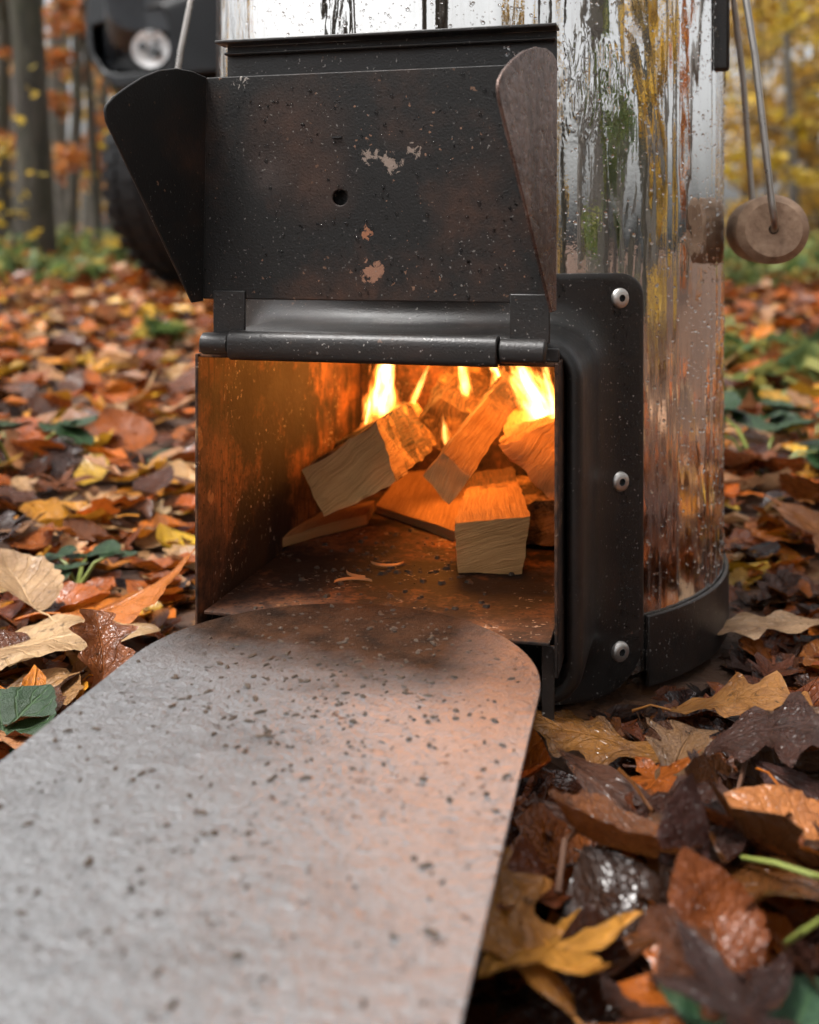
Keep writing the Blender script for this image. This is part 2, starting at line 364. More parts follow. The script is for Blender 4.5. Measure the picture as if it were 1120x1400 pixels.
def m_flame(name, k=1.0):
    m = M(name)                     # local: z 0..1 up the tongue, x, y -1..1 across
    c = m.co('Object'); oi = m.n('ShaderNodeObjectInfo'); sh = m.n('ShaderNodeVectorMath', operation='ADD'); m.put(sh.inputs[0], c)
    cb = m.n('ShaderNodeCombineXYZ'); m.put(cb.inputs[2], m.ma('MULTIPLY', oi.outputs['Random'], 31.0)); m.put(sh.inputs[1], cb.outputs[0])
    nz = m.n('ShaderNodeTexNoise'); m.put(nz.inputs['Vector'], sh.outputs[0]); nz.inputs['Scale'].default_value = 3.0; nz.inputs['Detail'].default_value = 3
    d = m.n('ShaderNodeVectorMath', operation='MULTIPLY_ADD'); m.put(d.inputs[0], nz.outputs['Color']); d.inputs[1].default_value = (1.5, 1.5, .2); 
    sb = m.n('ShaderNodeVectorMath', operation='SUBTRACT'); m.put(sb.inputs[0], c); sb.inputs[1].default_value = (.75, .75, .1); m.put(d.inputs[2], sb.outputs[0])
    x, y, z = m.sep(d.outputs[0])
    rad = m.ramp(z, [(0, .28), (.22, .62), (.5, .48), (.8, .2), (1.0, .02)])
    rr = m.ma('DIVIDE', m.ma('SQRT', m.ma('ADD', m.ma('MULTIPLY', x, x), m.ma('MULTIPLY', y, y))), m.ma('MAXIMUM', rad, .01))
    den = m.ma('SUBTRACT', 1.0, rr, clamp=True); den = m.ma('POWER', den, 1.2)
    den = m.ma('MULTIPLY', den, m.ramp(z, [(0, 0), (.12, .7), (.6, 1), (1, .3)]))
    col = m.ramp(den, [(0, (1, .16, .015)), (.35, (1, .33, .05)), (.7, (1, .55, .16))])
    em = m.n('ShaderNodeEmission'); m.put(em.inputs[0], col); m.put(em.inputs[1], m.ma('MULTIPLY', den, 800.0*k))
    m.t.links.new(em.outputs[0], m.out.inputs['Volume']); return m.m

# ------------------------------------------------------------------ the ground
def gz(x, y):
    r = .022 * max(0.0, y - .9) if y < 30 else .022 * 29.1
    b = .010 * mnoise.noise(Vector((x*3.1, y*3.1, .3))) + .008 * mnoise.noise(Vector((x*9, y*9, 2.3)))
    d = math.hypot(x - .04, y - .70)
    if d < .30: b *= max(0, (d - .19) / .11)
    if d < .20: b -= .004
    return r + b + (.03 * mnoise.noise(Vector((x*.8, y*.8, 7))) if y > 1.4 else 0)
def grid_axis():
    a = list(np.linspace(-1.4, 1.4, 57)); s = 1.4; st = .06
    while s < 70: st *= 1.22; s += st; a += [s, -s]
    return sorted(a)
ax_x = grid_axis(); ax_y = [v + .8 for v in grid_axis()]
gm = MB(); gm.v = [(x, y, gz(x, y)) for y in ax_y for x in ax_x]
nx = len(ax_x)
gm.f = [(j*nx+i, j*nx+i+1, (j+1)*nx+i+1, (j+1)*nx+i) for j in range(len(ax_y)-1) for i in range(nx-1)]
ground = gm.build('ground', m_ground(), recalc=False); ground['kind'] = 'structure'

# ------------------------------------------------------------------ the stove
CXW, CYW, RZ = 0.0386, 0.702, -R(14.65)
LX = Vector((math.cos(RZ), math.sin(RZ), 0)); DY = Vector((-math.sin(RZ), math.cos(RZ), 0))
def S2W(u, v, z): return Vector((CXW, CYW, 0)) + LX*u + DY*v + Vector((0, 0, z))
def W2S(p):
    d = Vector(p) - Vector((CXW, CYW, 0)); return Vector((d.dot(LX), d.dot(DY), p[2]))
chrome = m_chrome()
black = m_black('black_steel', .25, rough=.38, base=.0120, spec=.55, dust_glint_tone=.42)
doorm = m_black('scorched_black_steel', 1.0, base=.0120, rough=.46, patches=[
    ((.0095, -.2225, .272), .0048, (.25, .195, .16)), ((-.001, -.2225, .275), .0036, (.25, .195, .16)), ((.019, -.2225, .278), .0034, (.25, .195, .16)),
    ((-.002, -.2225, .2405), .0026, (.3, .13, .07)), ((.0015, -.2225, .2235), .0052, (.27, .14, .09)), ((-.066, -.2225, .3135), .004, (.35, .32, .29)),
    ((-.038, -.2225, .288), .016, (.075, .036, .022)), ((-.028, -.2225, .262), .012, (.06, .032, .022)), ((-.05, -.2225, .268), .0075, (.06, .045, .04))])
def m_wing():
    m = M('wet_brown_steel'); n = m.noise(26, m.co('Object', scale=(1, 1, .35)), detail=6, rough=.7, dist=.6); k = m.noise(190, detail=4, rough=.7)
    col = m.ramp(n, [(.3, (.022, .017, .015)), (.48, (.10, .06, .048)), (.58, (.22, .15, .125)), (.72, (.07, .036, .024))])
    col = m.mix(m.ramp(k, [(.55, 0), (.68, .8)]), col, (.03, .02, .017))
    return m.pbr(col=col, metal=.5, rough=m.ma('MULTIPLY_ADD', k, .3, .14), nrm=m.bump(m.ma('MULTIPLY_ADD', k, .6, n), .7, .0022))
wingm = m_wing()
rusty = m_rusty(); water = m_glass()
stove = empty('wood_stove', (CXW, CYW, 0), RZ)
tag(stove, 'polished steel drum wood stove with black fire opening and raised black door', 'stove')
RB, RF = .1608, .1632
OP = (-.0875, .0865, .032, .186)         # opening of the pressed frame
# drum with the opening cut out
angs = sorted(set(list(np.linspace(-180, 180, 145)) + [-32.2, 32.2])); zs = [.010, .032, .06, .1, .14, .186, .2, .25, .3, .35, .40, .475]
bm_ = MB(); na = len(angs) - 1
bm_.v = [(RB*math.sin(R(a)), -RB*math.cos(R(a)), z) for z in zs for a in angs[:-1]]
for k in range(len(zs)-1):
    for i in range(na):
        am = (angs[i] + angs[i+1]) / 2
        if abs(am) < 32.2 and .032 <= (zs[k]+zs[k+1])/2 <= .186: continue
        j = (i+1) % na; bm_.f.append((k*na+i, k*na+j, (k+1)*na+j, (k+1)*na+i))
body = bm_.build('drum', chrome, stove, recalc=False)
t = MB(); t.lathe([(RB-.012, .4755), (RB-.012, .481), (RB+.002, .481), (RB+.004, .477), (RB+.002, .4735), (RB-.002, .4735)], 96, cap=False); t.build('top_rim', black, stove)
t = MB(); t.lathe([(RB-.004, .292), (RB-.006, .474)], 72, cap=False); t.build('inner_lining', rusty, stove)
# base ring, open towards the flange
def arc_sheet(mb, a0, a1, r0, r1, zf0, zf1, n=64):
    rings = []
    for k in range(n+1):
        a = R(a0 + (a1-a0)*k/n); s_, c_ = math.sin(a), -math.cos(a); z0, z1 = zf0(k/n), zf1(k/n)
        rings.append([(r0*s_, r0*c_, z0), (r1*s_, r1*c_, z0), (r1*s_, r1*c_, z1), (r0*s_, r0*c_, z1)])
    mb.loft(rings, True, True, True)
t = MB(); arc_sheet(t, 46.9, 313.1, RB+.0004, RB+.0028, lambda q: .002, lambda q: .0395); t.build('base_ring', black, stove, bevel=.0006)
t = MB(); t.lathe([(.001, .012), (RB-.002, .012), (RB-.002, .009), (.001, .009)], 72, cap=False); t.build('base_plate', black, stove)
# pressed door frame: collar + flange lofted as one sheet
def vf(u): return -math.sqrt(RF*RF - min(abs(u), .15)**2)
V0 = -.2055
def ring_at(o, hfun, cr):
    pts = rrect(OP[0]-o, OP[1]+o, OP[2]-o, OP[3]+o, cr + o, 8, 14); return [(u, hfun(u), z) for u, z in pts]
rings = [ring_at(0, lambda u: V0+.03, .012), ring_at(0, lambda u: V0+.003, .012), ring_at(.0012, lambda u: V0+.0006, .012), ring_at(.003, lambda u: V0, .012), ring_at(.005, lambda u: V0+.0008, .012), ring_at(.0066, lambda u: V0+.003, .012), ring_at(.0074, lambda u: V0+.007, .012)]
def hh(h): return lambda u: vf(u) - h
rings += [ring_at(.008, hh(.022), .013), ring_at(.0083, hh(.016), .013)]
for k in range(1, 7):
    a = R(90*k/6); rings.append(ring_at(.0083 + .0125*(1-math.cos(a)), hh(.0145*(1-math.sin(a))), .014))
outer = rrect(-.1178, .1168, .0015, .2205, [.03, .026, .012, .012], 8, 14)
last = [(p[0], p[2]) for p in rings[-1]]
for q in (.25, .5, .75, .96, 1.0):
    rings.append([(a[0]*(1-q)+b[0]*q, vf(a[0]*(1-q)+b[0]*q) + (.0006 if q == 1 else 0), a[1]*(1-q)+b[1]*q) for a, b in zip(last, outer)])
rings.append([(p[0], p[1]+.0019, p[2]) for p in rings[-1]])
t = MB(); t.loft(rings, True); frame_o = t.build('door_frame', black, stove, ang=50)
# bolts
boltm = m_simple('stainless_bolt', (.66, .64, .61), .42, 1.0, .1, 900)
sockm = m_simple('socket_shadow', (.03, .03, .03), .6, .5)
for sgn in (1, -1):
    for (px, py) in ((858, 407), (859, 663), (857, 903)):
        u = sgn * .1053; v = vf(u); z = {407: .2075, 663: .1125, 903: .0245}[py]
        nrm = Vector((u, v, 0)).normalized()
        q = nrm.to_track_quat('Z', 'Y').to_matrix()
        prof = [(.0001, .0030), (.0017, .0031), (.0028, .0029), (.0042, .0022), (.0052, .0010), (.0054, 0)]
        n = 24
        def rings_of(prof, n, ph=0): return [[Vector((u, v, z)) + q @ Vector((r*math.cos(2*math.pi*k/n+ph), r*math.sin(2*math.pi*k/n+ph), h)) for k in range(n)] for r, h in prof]
        t = MB(); t.loft(rings_of([(.0019, .0012), (.0019, .0023), (.0032, .0022), (.0044, .0018), (.0052, .0010), (.0054, -.0002)], 24)); b = t.build('bolt', boltm, stove)
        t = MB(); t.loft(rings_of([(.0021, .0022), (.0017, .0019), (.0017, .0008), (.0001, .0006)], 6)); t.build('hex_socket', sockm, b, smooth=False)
# firebox liner: thin open box, its roof open to the chamber at the back
VL, VB = -.2237, .036
lin = MB(); TH = .0016; u0, u1, z0, z1 = -.0850, .0835, .047, .1835
lin.box(u0-TH, u0, VL, VB, z0, z1); lin.build('side_wall', rusty, stove, bevel=.0005)
t = MB(); t.box(u1, u1+TH, VL, VB, z0, z1); t.build('side_wall', rusty, stove, bevel=.0005)
t = MB(); t.box(u0+.0002, u1-.0002, VL+.002, -.11, z1-.0018, z1-.0002); t.build('roof_sheet', rusty, stove, bevel=.0004)
t = MB(); t.box(u0, u1, VB, VB+TH, z0, z1+.10); t.build('back_wall', rusty, stove, bevel=.0005)
t = MB(); t.box(u0-.0016, u1+.0016, VL+.004, VL+.0056, z1+.0002, z1+.0062); t.build('front_lip', black, stove, bevel=.0005)
fl = MB(); fl.box(u0+.0028, u1-.0022, VL+.0005, VB, .0602, .0618); fl.build('firebox_floor', rusty, stove, bevel=.0004)
t = MB(); t.box(u1-.006, u1-.0005, VL+.004, VL+.0052, .022, .0595); t.build('air_inlet_tab', black, stove, bevel=.0004)
t = MB(); t.box(u0+.001, u1-.001, VL+.075, VL+.0765, .013, .060); t.build('air_inlet_baffle', black, stove)
# chamber back shell that keeps daylight out above the fire
t = MB(); t.box(u0-.001, u1+.001, -.112, -.1105, z1, z1+.10); t.build('chamber_front_wall', rusty, stove)
t = MB(); t.box(u0-TH, u0, -.1104, VB, z1+.0002, z1+.10); t.build('chamber_side_wall', rusty, stove)
t = MB(); t.box(u1, u1+TH, -.1104, VB, z1+.0002, z1+.10); t.build('chamber_side_wall', rusty, stove)
t = MB(); t.box(u0-TH, u1+TH, -.1104, VB, z1+.1003, z1+.102); t.build('chamber_roof', rusty, stove)
# hinge
ZH, VH = .1890, -.2285
def rod(name, ua, ub, r, z=ZH, v=VH, bev=.0006, slot=False):
    t = MB(); n = 20
    t.loft([[(u, v + rr*math.cos(2*math.pi*k/n), z + rr*math.sin(2*math.pi*k/n)) for k in range(n)] for u, rr in ((ua, r*.86), (ua+.0006, r), (ub-.0006, r), (ub, r*.86))], True, True, True)
    return t.build(name, black, stove)
t = MB()                          # rolled sleeve: rounded box section
sec = rrect(VH-.0062, VH+.0062, ZH-.0072, ZH+.0065, .005, 5)
t.loft([[(u, y, z) for y, z in sec] for u in (-.0655, .0600)], True, True, True); t.build('hinge_sleeve', black, stove, bevel=.0006)
rod('hinge_rod', -.0800, -.0660, .0052); rod('hinge_rod', .0606, .0805, .0054)
door = empty('door'); door.parent = stove
VD = -.2225
def strap(ua, ub):
    t = MB(); t.box(ua, ub, VD-.0012, VD+.0006, ZH+.003, .2135); t.build('hinge_strap', black, door, bevel=.0004)
    t = MB(); t.box(ub-.011, ub-.0092, VD+.0007, VD+.008, ZH+.004, .2125) if ua < 0 else t.box(ua+.009, ua+.0108, VD+.0007, VD+.008, ZH+.004, .2125)
    t.build('strap_rib', black, door)
strap(-.0772, -.0612); strap(.0640, .0815)
# door panel with its drilled hole
DB, DT, DL, DR = .2095, .3150, -.0832, .0828
hole = [(-.0152 + .0036*math.cos(-2*math.pi*k/20), .2568 + .0036*math.sin(-2*math.pi*k/20)) for k in range(20)]
outl = [(DL, DB), (DR, DB), (DR, DT), (DL, DT)]
# extra points so the sheet can bow a little
outl2 = []
for i in range(4):
    a, b = outl[i], outl[(i+1) % 4]
    for k in range(8): outl2.append((a[0]+(b[0]-a[0])*k/8, a[1]+(b[1]-a[1])*k/8))
inner_pts = []
me = poly_sheet([outl2, hole], .0016, lambda a, b, t_: (a, VD + t_ + .0035*(b-DB)/(DT-DB), b))
panel = finish('panel', me, doorm, door, smooth=False); bv = panel.modifiers.new('bevel', 'BEVEL'); bv.width = .0006; bv.segments = 2; bv.limit_method = 'ANGLE'; bv.angle_limit = R(50)
VT = VD + .0035
t = MB(); t.box(DL+.004, DR-.004, VD+.010, VD+.0112, DB+.004, DT-.004); t.build('hole_backing', black, door)  # dark sheet added behind the drilled hole to hide the bright drum
t = MB(); t.box(DL+.004, DR, VT+.0018, VT+.016, DT-.0013, DT+.0002); t.build('top_fold', doorm, door, bevel=.0004)
t = MB(); t.box(DL+.0045, DR-.0005, VT+.0145, VT+.0160, DT+.0004, DT+.0168); t.build('rear_lip', black, door, bevel=.0004)
t = MB(); t.box(DL+.002, DR+.0004, VT+.0052, VT+.0172, DT+.0170, DT+.0186); t.build('lip_ledge', black, door, bevel=.0005)
t = MB(); t.box(DL+.0048, DR-.0008, VT+.0100, VT+.0143, DT+.0120, DT+.0135); t.build('lip_bead', black, door, bevel=.0006)
# small pressed mark above the hole
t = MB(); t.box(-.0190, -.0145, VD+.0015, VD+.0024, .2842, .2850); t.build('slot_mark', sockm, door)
# wings
def wing(uf, bend, prof, mat, name='wing'):
    d = Vector((-math.sin(R(bend)), -math.cos(R(bend)), 0)); nn = Vector((math.cos(R(bend)), -math.sin(R(bend)), 0))
    me = poly_sheet([prof], .0015, lambda a, b, t_: Vector((uf, VD + .0035*(b-DB)/(DT-DB), b)) + d*a + nn*t_)
    return finish(name, me, mat, door, smooth=True, bevel=.0005)
pl = [(0, DT), (.010, DT+.0014), (.022, DT+.0012), (.034, DT-.0015), (.045, DT-.0062), (.055, DT-.0120), (.0625, DT-.0170), (.0664, DT-.0205), (.0676, DT-.0235), (.0664, DT-.028)]
pl += [(.0664*(1-k/10)+.008*k/10, (DT-.028)*(1-k/10)+(DB-.0015)*k/10) for k in range(1, 11)] + [(.0, DB-.0010)]
wing(DL-.0006, 12.7, pl, doorm)
pr = [(0, DT+.0005)] + [(.0060, DT+.0030), (.014, DT+.0038), (.026, DT+.0025), (.040, DT-.0015), (.052, DT-.0070), (.061, DT-.0125), (.0655, DT-.0165), (.0664, DT-.0200), (.0650, DT-.025)]
pr += [(.0650*(1-k/10)+.006*k/10, (DT-.025)*(1-k/10)+(DB-.0035)*k/10) for k in range(1, 11)] + [(.0, DB-.0030)]
wr = wing(DR+.0002, 12.7, pr, wingm)
# handles: bracket, wire bail and turned grip on both sides
wirem = m_simple('steel_wire', (.42, .39, .36), .3, 1.0, .15, 400, .25, 60)
gripm = None
def m_grip():
    m = M('turned_wood'); v = m.co('Object', scale=(1, .12, 1))
    gr = m.noise(190, v, detail=5, rough=.65); bl = m.noise(40, detail=5)
    col = m.ramp(gr, [(.3, (.22, .135, .085)), (.55, (.38, .25, .165)), (.75, (.46, .32, .22))])
    col = m.mix(m.ramp(bl, [(.5, 0), (.7, .5)]), col, (.19, .115, .07))
    return m.pbr(col=col, rough=.6, nrm=m.bump(m.ma('ADD', gr, m.ma('MULTIPLY', m.noise(500), .5)), .6, .0006), spec=.35)
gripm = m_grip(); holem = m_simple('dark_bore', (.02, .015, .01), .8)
def handle(sg, uo, zg):
    uc = sg * uo; va, vb = -.0400, .0480; TW = .05 if sg > 0 else 0
    t = MB(); t.lathe([(.0028, va+.012), (.0028, va+.0003), (.0158, va), (.0180, va+.0025), (.0202, va+.006), (.0205, va+.03), (.0205, vb-.03), (.0202, vb-.006), (.0180, vb-.0025), (.0158, vb), (.0028, vb-.0003), (.0028, vb-.012)], 40, 'y', (uc, 0, zg), cap=False)
    t.v = [(a - sg*(b - va)*TW, b, c) for a, b, c in t.v]
    g = t.build('grip', gripm, stove, ang=30)
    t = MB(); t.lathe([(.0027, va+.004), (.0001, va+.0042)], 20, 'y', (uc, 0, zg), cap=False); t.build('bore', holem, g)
    top = .425; ut = sg * (RB + (.0045 if sg > 0 else .013))
    t = MB()
    def path(ve, s2):
        uc = sg*uo - sg*(ve - va)*TW
        um = ut + (uc-ut)*.42
        return [(uc, ve - s2*.014, zg), (uc, ve + s2*.002, zg), (uc, ve + s2*.0065, zg+.0015), (uc - sg*.0005, ve + s2*.0092, zg+.006), (uc - sg*.0018, ve + s2*.0096, zg+.014),
                (um + sg*.002, ve*.93 + s2*.008, zg + (top-zg)*.55), (ut, ve*.84 + s2*.006, top-.004), (ut, ve*.84 + s2*.002, top), (ut - sg*.004, ve*.84-s2*.0, top), (ut - sg*.006, ve*.84 - s2*.008, top)]
    t.tube(path(va, -1), .0020, 12); t.tube(path(vb, 1), .0020, 12); t.build('bail_wire', wirem, stove)
    for ve, s2 in ((va, -1), (vb, 1)):
        t = MB(); vv = ve*.84
        t.box(sg*(RB-.0075) if sg > 0 else sg*(RB+.0022), sg*(RB+.0022) if sg > 0 else sg*(RB-.0075), vv-.0032, vv+.0032, .337, .44); t.build('bail_bracket', black, stove, bevel=.002)
handle(1, .1872, .2440); handle(-1, .1925, .288)
# rain drops: real beads of water, far too many to count
def beads(name, pts, parent, seed):
    r_ = random.Random(seed); V = []; F = []
    for (p, n, rad) in pts:
        n = n.normalized(); a = n.orthogonal().normalized(); b = n.cross(a); o = len(V); st = r_.uniform(.85, 1.25)
        for (rr, h) in ((1.0, -.05), (.78, .40), (.36, .62)):
            for k in range(7):
                q = 2*math.pi*k/7; V.append(p + rad*(rr*math.cos(q)*a + rr*st*math.sin(q)*b + h*n))
        V.append(p + rad*.68*n)
        for L in range(2):
            for k in range(7): F.append((o+L*7+k, o+L*7+(k+1) % 7, o+(L+1)*7+(k+1) % 7, o+(L+1)*7+k))
        for k in range(7): F.append((o+14+k, o+14+(k+1) % 7, o+21))
    me = bpy.data.meshes.new(name); me.from_pydata([tuple(v) for v in V], [], F)
    o = finish(name, me, water, parent, True, ang=80); o['kind'] = 'stuff'; return o
rd = random.Random(3)
def brad(): return .00038 + .00085 * rd.random()**3
pts = []
for _ in range(5200):
    a = R(rd.uniform(-40, 100)); z = .045 + .375*rd.random()
    if abs(math.degrees(a)) < 47 and z < .224: continue
    n = Vector((math.sin(a), -math.cos(a), 0)); pts.append((n*RB + Vector((0, 0, z)), n, brad()))
beads('rain_beads', pts, body, 1)
pts = []
for _ in range(1900):
    u = rd.uniform(.098, .1155); z = rd.uniform(.006, .216); n = Vector((u, vf(u), 0)); pts.append((Vector((u, vf(u), z)), n, brad()*.75))
for _ in range(500):
    u = rd.uniform(-.08, .08); z = rd.uniform(.208, .219); n = Vector((u, vf(u), 0)); pts.append((Vector((u, vf(u), z)), n, brad()))
beads('rain_beads', pts, frame_o, 2)
pts = []
for _ in range(420):
    u = rd.uniform(DL, DR); z = rd.uniform(DB, DT); pts.append((Vector((u, VD + .0035*(z-DB)/(DT-DB), z)), Vector((0, -1, 0)), brad()*.8))
beads('rain_beads', pts, panel, 3)
pts = []; dW = Vector((-math.sin(R(12.7)), -math.cos(R(12.7)), 0)); nW = Vector((-math.cos(R(12.7)), math.sin(R(12.7)), 0))
for _ in range(420):
    z = rd.uniform(DB+.01, DT-.002); a = rd.random()*.060*((z-DB)/(DT-DB))**.8
    pts.append((Vector((DR+.0002, VD + .0035*(z-DB)/(DT-DB), z)) + dW*a, nW, brad()*.8)); 
beads('rain_beads', pts, wr, 4)

# ------------------------------------------------------------------ loading plate (lies in the mouth of the stove)
PD = Vector((.2164, .9763, 0)); PN = Vector((.9763, -.2164, 0))
pang = -math.atan2(.2164, .9763)
plate = empty('loading_plate', PN * -.1245 + Vector((0, 0, .0622)), pang)
tag(plate, 'flat grey steel plate with rounded end resting in the stove mouth, scattered with grit', 'metal plate')
PW, PC = .0845, .4095
prof = [(PW*math.cos(R(a)), PC + PW*math.sin(R(a))) for a in np.linspace(0, 180, 49)] + [(-PW, -.10), (PW, -.10)]
nst = 30
me = poly_sheet([prof], .0018, lambda a, b, t_: (a, b, t_))
platem = m_plate()
sheet = finish('sheet', me, platem, plate, smooth=False, bevel=.0005)
t = MB(); t.box(-PW+.006, PW-.006, -.0985, -.0965, -.0600, -.0002); t.build('support_leg', platem, plate, bevel=.0005)
gritm = m_simple('grit', (.055, .038, .026), .8, var=.95, vs=160)
V = MB(); rg = random.Random(11)
for _ in range(2000):
    if rg.random() < .5: a, b = rg.gauss(.01, .03), rg.gauss(.40, .05)
    else: a, b = rg.uniform(-PW, PW), rg.uniform(.16, .49)
    if abs(a) > PW-.003 or (b > PC and math.hypot(a, b-PC) > PW-.004): continue
    r = .0002 + .00095*rg.random()**5; q = rg.uniform(.5, .9)
    ca_, sa_, el_ = math.cos(rg.random()*6.3), 0, rg.uniform(1, 2.4); th_ = rg.random()*3.1; ct, st_ = math.cos(th_), math.sin(th_)
    def gp(k, k2, h):
        x_ = el_*r*k2*math.cos(1.047*k+.3)*rg.uniform(.5, 1.4); y_ = r*k2*math.sin(1.047*k+.3)*rg.uniform(.5, 1.4); return (a + x_*ct - y_*st_, b + x_*st_ + y_*ct, .0017 + h*r*q)
    ring = [[gp(k, k2, h) for k in range(6)] for k2, h in ((1, 0), (.95, .6), (.5, 1.2))]
    V.loft(ring, True, False, True)
grit = V.build('grit', gritm, plate, smooth=False); grit['kind'] = 'stuff'

# ------------------------------------------------------------------ split logs in the fire
logm = m_wood('split_wood', (.52, .29, .13), (.24, .11, .045), .22, True); endm = m_wood('sawn_end', (.80, .44, .18), (.54, .27, .09), .14); charm = m_wood('charring_wood', (.46, .27, .13), (.2, .1, .045), .49)
def hexlog(name, q0, q1, mats, label, group=None, seed=0, amp=.0012, nl=26, nc=9):
    """q0: four corners of the near end (order round the end), q1: the same corners at the far end."""
    V = []; U = []; F = []; MI = []
    def bil(q, a, b): return (q[0]*(1-a)+q[1]*a)*(1-b) + (q[3]*(1-a)+q[2]*a)*b
    L = (sum(q1, Vector()) - sum(q0, Vector())).length / 4
    def jig(p): 
        s = Vector((seed*3.1, 0, 0)); return p + amp * (1.3*mnoise.noise_vector(p*60 + s) + .8*mnoise.noise_vector(p*210 + s) + .45*mnoise.noise_vector(p*520 + s))
    vm = {}
    def vert(p):
        k = (round(p.x, 6), round(p.y, 6), round(p.z, 6))
        if k not in vm: vm[k] = len(V); V.append(jig(p))
        return vm[k]
    def patch(fn, uvf, na, nb, mi):
        for i in range(na):
            for j in range(nb):
                cs = [(i/na, j/nb), ((i+1)/na, j/nb), ((i+1)/na, (j+1)/nb), (i/na, (j+1)/nb)]
                F.append([vert(fn(*c)) for c in cs]); U.append([uvf(*c) for c in cs]); MI.append(mi)
    for e in range(4):
        a0, a1, b0, b1 = q0[e], q0[(e+1) % 4], q1[e], q1[(e+1) % 4]
        wd = (a1-a0).length
        patch(lambda a, b: (a0*(1-a)+a1*a)*(1-b) + (b0*(1-a)+b1*a)*b, lambda a, b: ((a*wd+e*.07)*10, b*L*10), nc, nl, 0)
    patch(lambda a, b: bil(q0, a, b), lambda a, b: (a*.10 + b*.34, b*.9 + a*.5), nc, nc, 1)
    patch(lambda a, b: bil(q1, a, b), lambda a, b: (a*.4, b*.6), nc, nc, 1)
    c = sum(V, Vector()) / len(V)
    me = bpy.data.meshes.new(name); me.from_pydata([tuple(v - c) for v in V], [], F)
    uvl = me.uv_layers.new(name='UVMap'); k = 0
    for f, u in zip(me.polygons, U):
        for li, x in zip(f.loop_indices, u): uvl.data[li].uv = x
    me.materials.append(mats[0]); me.materials.append(mats[1])
    me.polygons.foreach_set('material_index', MI)
    bm = bmesh.new(); bm.from_mesh(me); bmesh.ops.recalc_face_normals(bm, faces=bm.faces); bm.to_mesh(me); bm.free()
    me.polygons.foreach_set('use_smooth', [True]*len(me.polygons)); me.set_sharp_from_angle(angle=R(38))
    o = bpy.data.objects.new(name, me); C.objects.link(o); o.location = c
    tag(o, label, 'firewood', group); return o
GL = 'firewood burning in the stove'
def quad(*a): return [P(*x) for x in a]
hexlog('split_log', quad((414, 645, .598), (515, 577, .590), (543, 660, .583), (444, 706, .588)), quad((520, 560, .700), (566, 546, .700), (606, 600, .690), (535, 650, .690)), (charm, endm), 'thick split log with charred upper edge lying against the firebox side wall', GL, 1, .0015)
hexlog('split_log', quad((579, 650, .566), (607, 617, .570), (644, 653, .568), (613, 690, .562)), quad((681, 516, .655), (698, 505, .668), (722, 528, .668), (712, 546, .655)), (logm, endm), 'pale square stick leaning diagonally across the top of the fire', GL, 2, .0008)
hexlog('split_log', quad((622, 716, .567), (725, 707, .560), (715, 785, .563), (627, 784, .563)), quad((642, 650, .680), (700, 636, .680), (698, 701, .690), (642, 704, .690)), (logm, endm), 'squared block with pale sawn end lying flat on the firebox floor', GL, 3, .0010)
hexlog('split_log', quad((684, 610, .606), (768, 575, .600), (800, 650, .600), (760, 690, .606)), quad((700, 555, .70), (760, 550, .70), (780, 620, .70), (720, 640, .70)), (logm, endm), 'broad split log lying behind the diagonal stick at the door frame', GL, 4, .0022)
hexlog('split_log', quad((560, 590, .675), (600, 545, .68), (650, 575, .68), (640, 640, .675)), quad((610, 500, .715), (640, 495, .725), (680, 510, .725), (650, 545, .715)), (charm, charm), 'blackened log glowing at the back of the fire', GL, 5, .002)
hexlog('split_log', quad((700, 690, .61), (790, 680, .60), (800, 745, .60), (715, 745, .61)), quad((690, 650, .71), (760, 650, .71), (760, 700, .71), (690, 700, .71)), (charm, charm), 'dark log low on the firebox floor beside the pale squared block', GL, 6, .0015)
zf = .0622
def flat(pts, th):              # a flat splinter on the floor: near edge first
    a = [G(px, py, zf) for px, py in pts]; return [a[0], a[1], a[1]+Vector((0, 0, th)), a[0]+Vector((0, 0, th*.8))], [a[3], a[2], a[2]+Vector((0, 0, th)), a[3]+Vector((0, 0, th))]
q0, q1 = flat([(383, 749), (502, 718), (512, 700), (440, 714)], .0070); hexlog('wood_splinter', q0, q1, (logm, endm), 'flat wedge of kindling under the thick charred log', 'kindling on the firebox floor', 7, .0007, 6, 5)
q0, q1 = flat([(515, 700), (622, 740), (640, 690), (560, 660)], .0055)
q1 = [p + Vector((0, 0, .012)) for p in q1]; hexlog('wood_splinter', q0, q1, (logm, endm), 'thin slab of kindling propped behind the squared block', 'kindling on the firebox floor', 8, .0007, 6, 5)
curlm = m_simple('wood_shaving', (.42, .2, .08), .6)
for i, (cx, cy, a0, a1, ra) in enumerate([(484, 799, 200, 330, 22), (530, 768, 20, 170, 18), (505, 782, 100, 190, 24)]):
    rs = random.Random(i); q = []
    n = 9
    for k in range(n):
        a = a0 + (a1-a0)*k/(n-1); p = G(cx + ra*1.3*math.cos(R(a)), cy + ra*.33*math.sin(R(a)), zf + .0008)
        wv = .0013*math.sin(math.pi*(.12 + .8*k/(n-1))); up = .0007
        q.append([p + Vector((0, -wv, 0)), p + Vector((0, wv*.4, up)), p + Vector((0, wv*.4, up + .0004)), p + Vector((0, -wv, .0005))])
    t = MB(); t.loft(q, True, True, True); o = t.build('wood_shaving', curlm)
    tag(o, ['thin torn shaving closest to the plate on the firebox floor', 'short torn shaving nearest the squared block on the firebox floor', 'thin torn shaving between two others on the firebox floor'][i], 'wood shaving', 'shavings on the firebox floor')
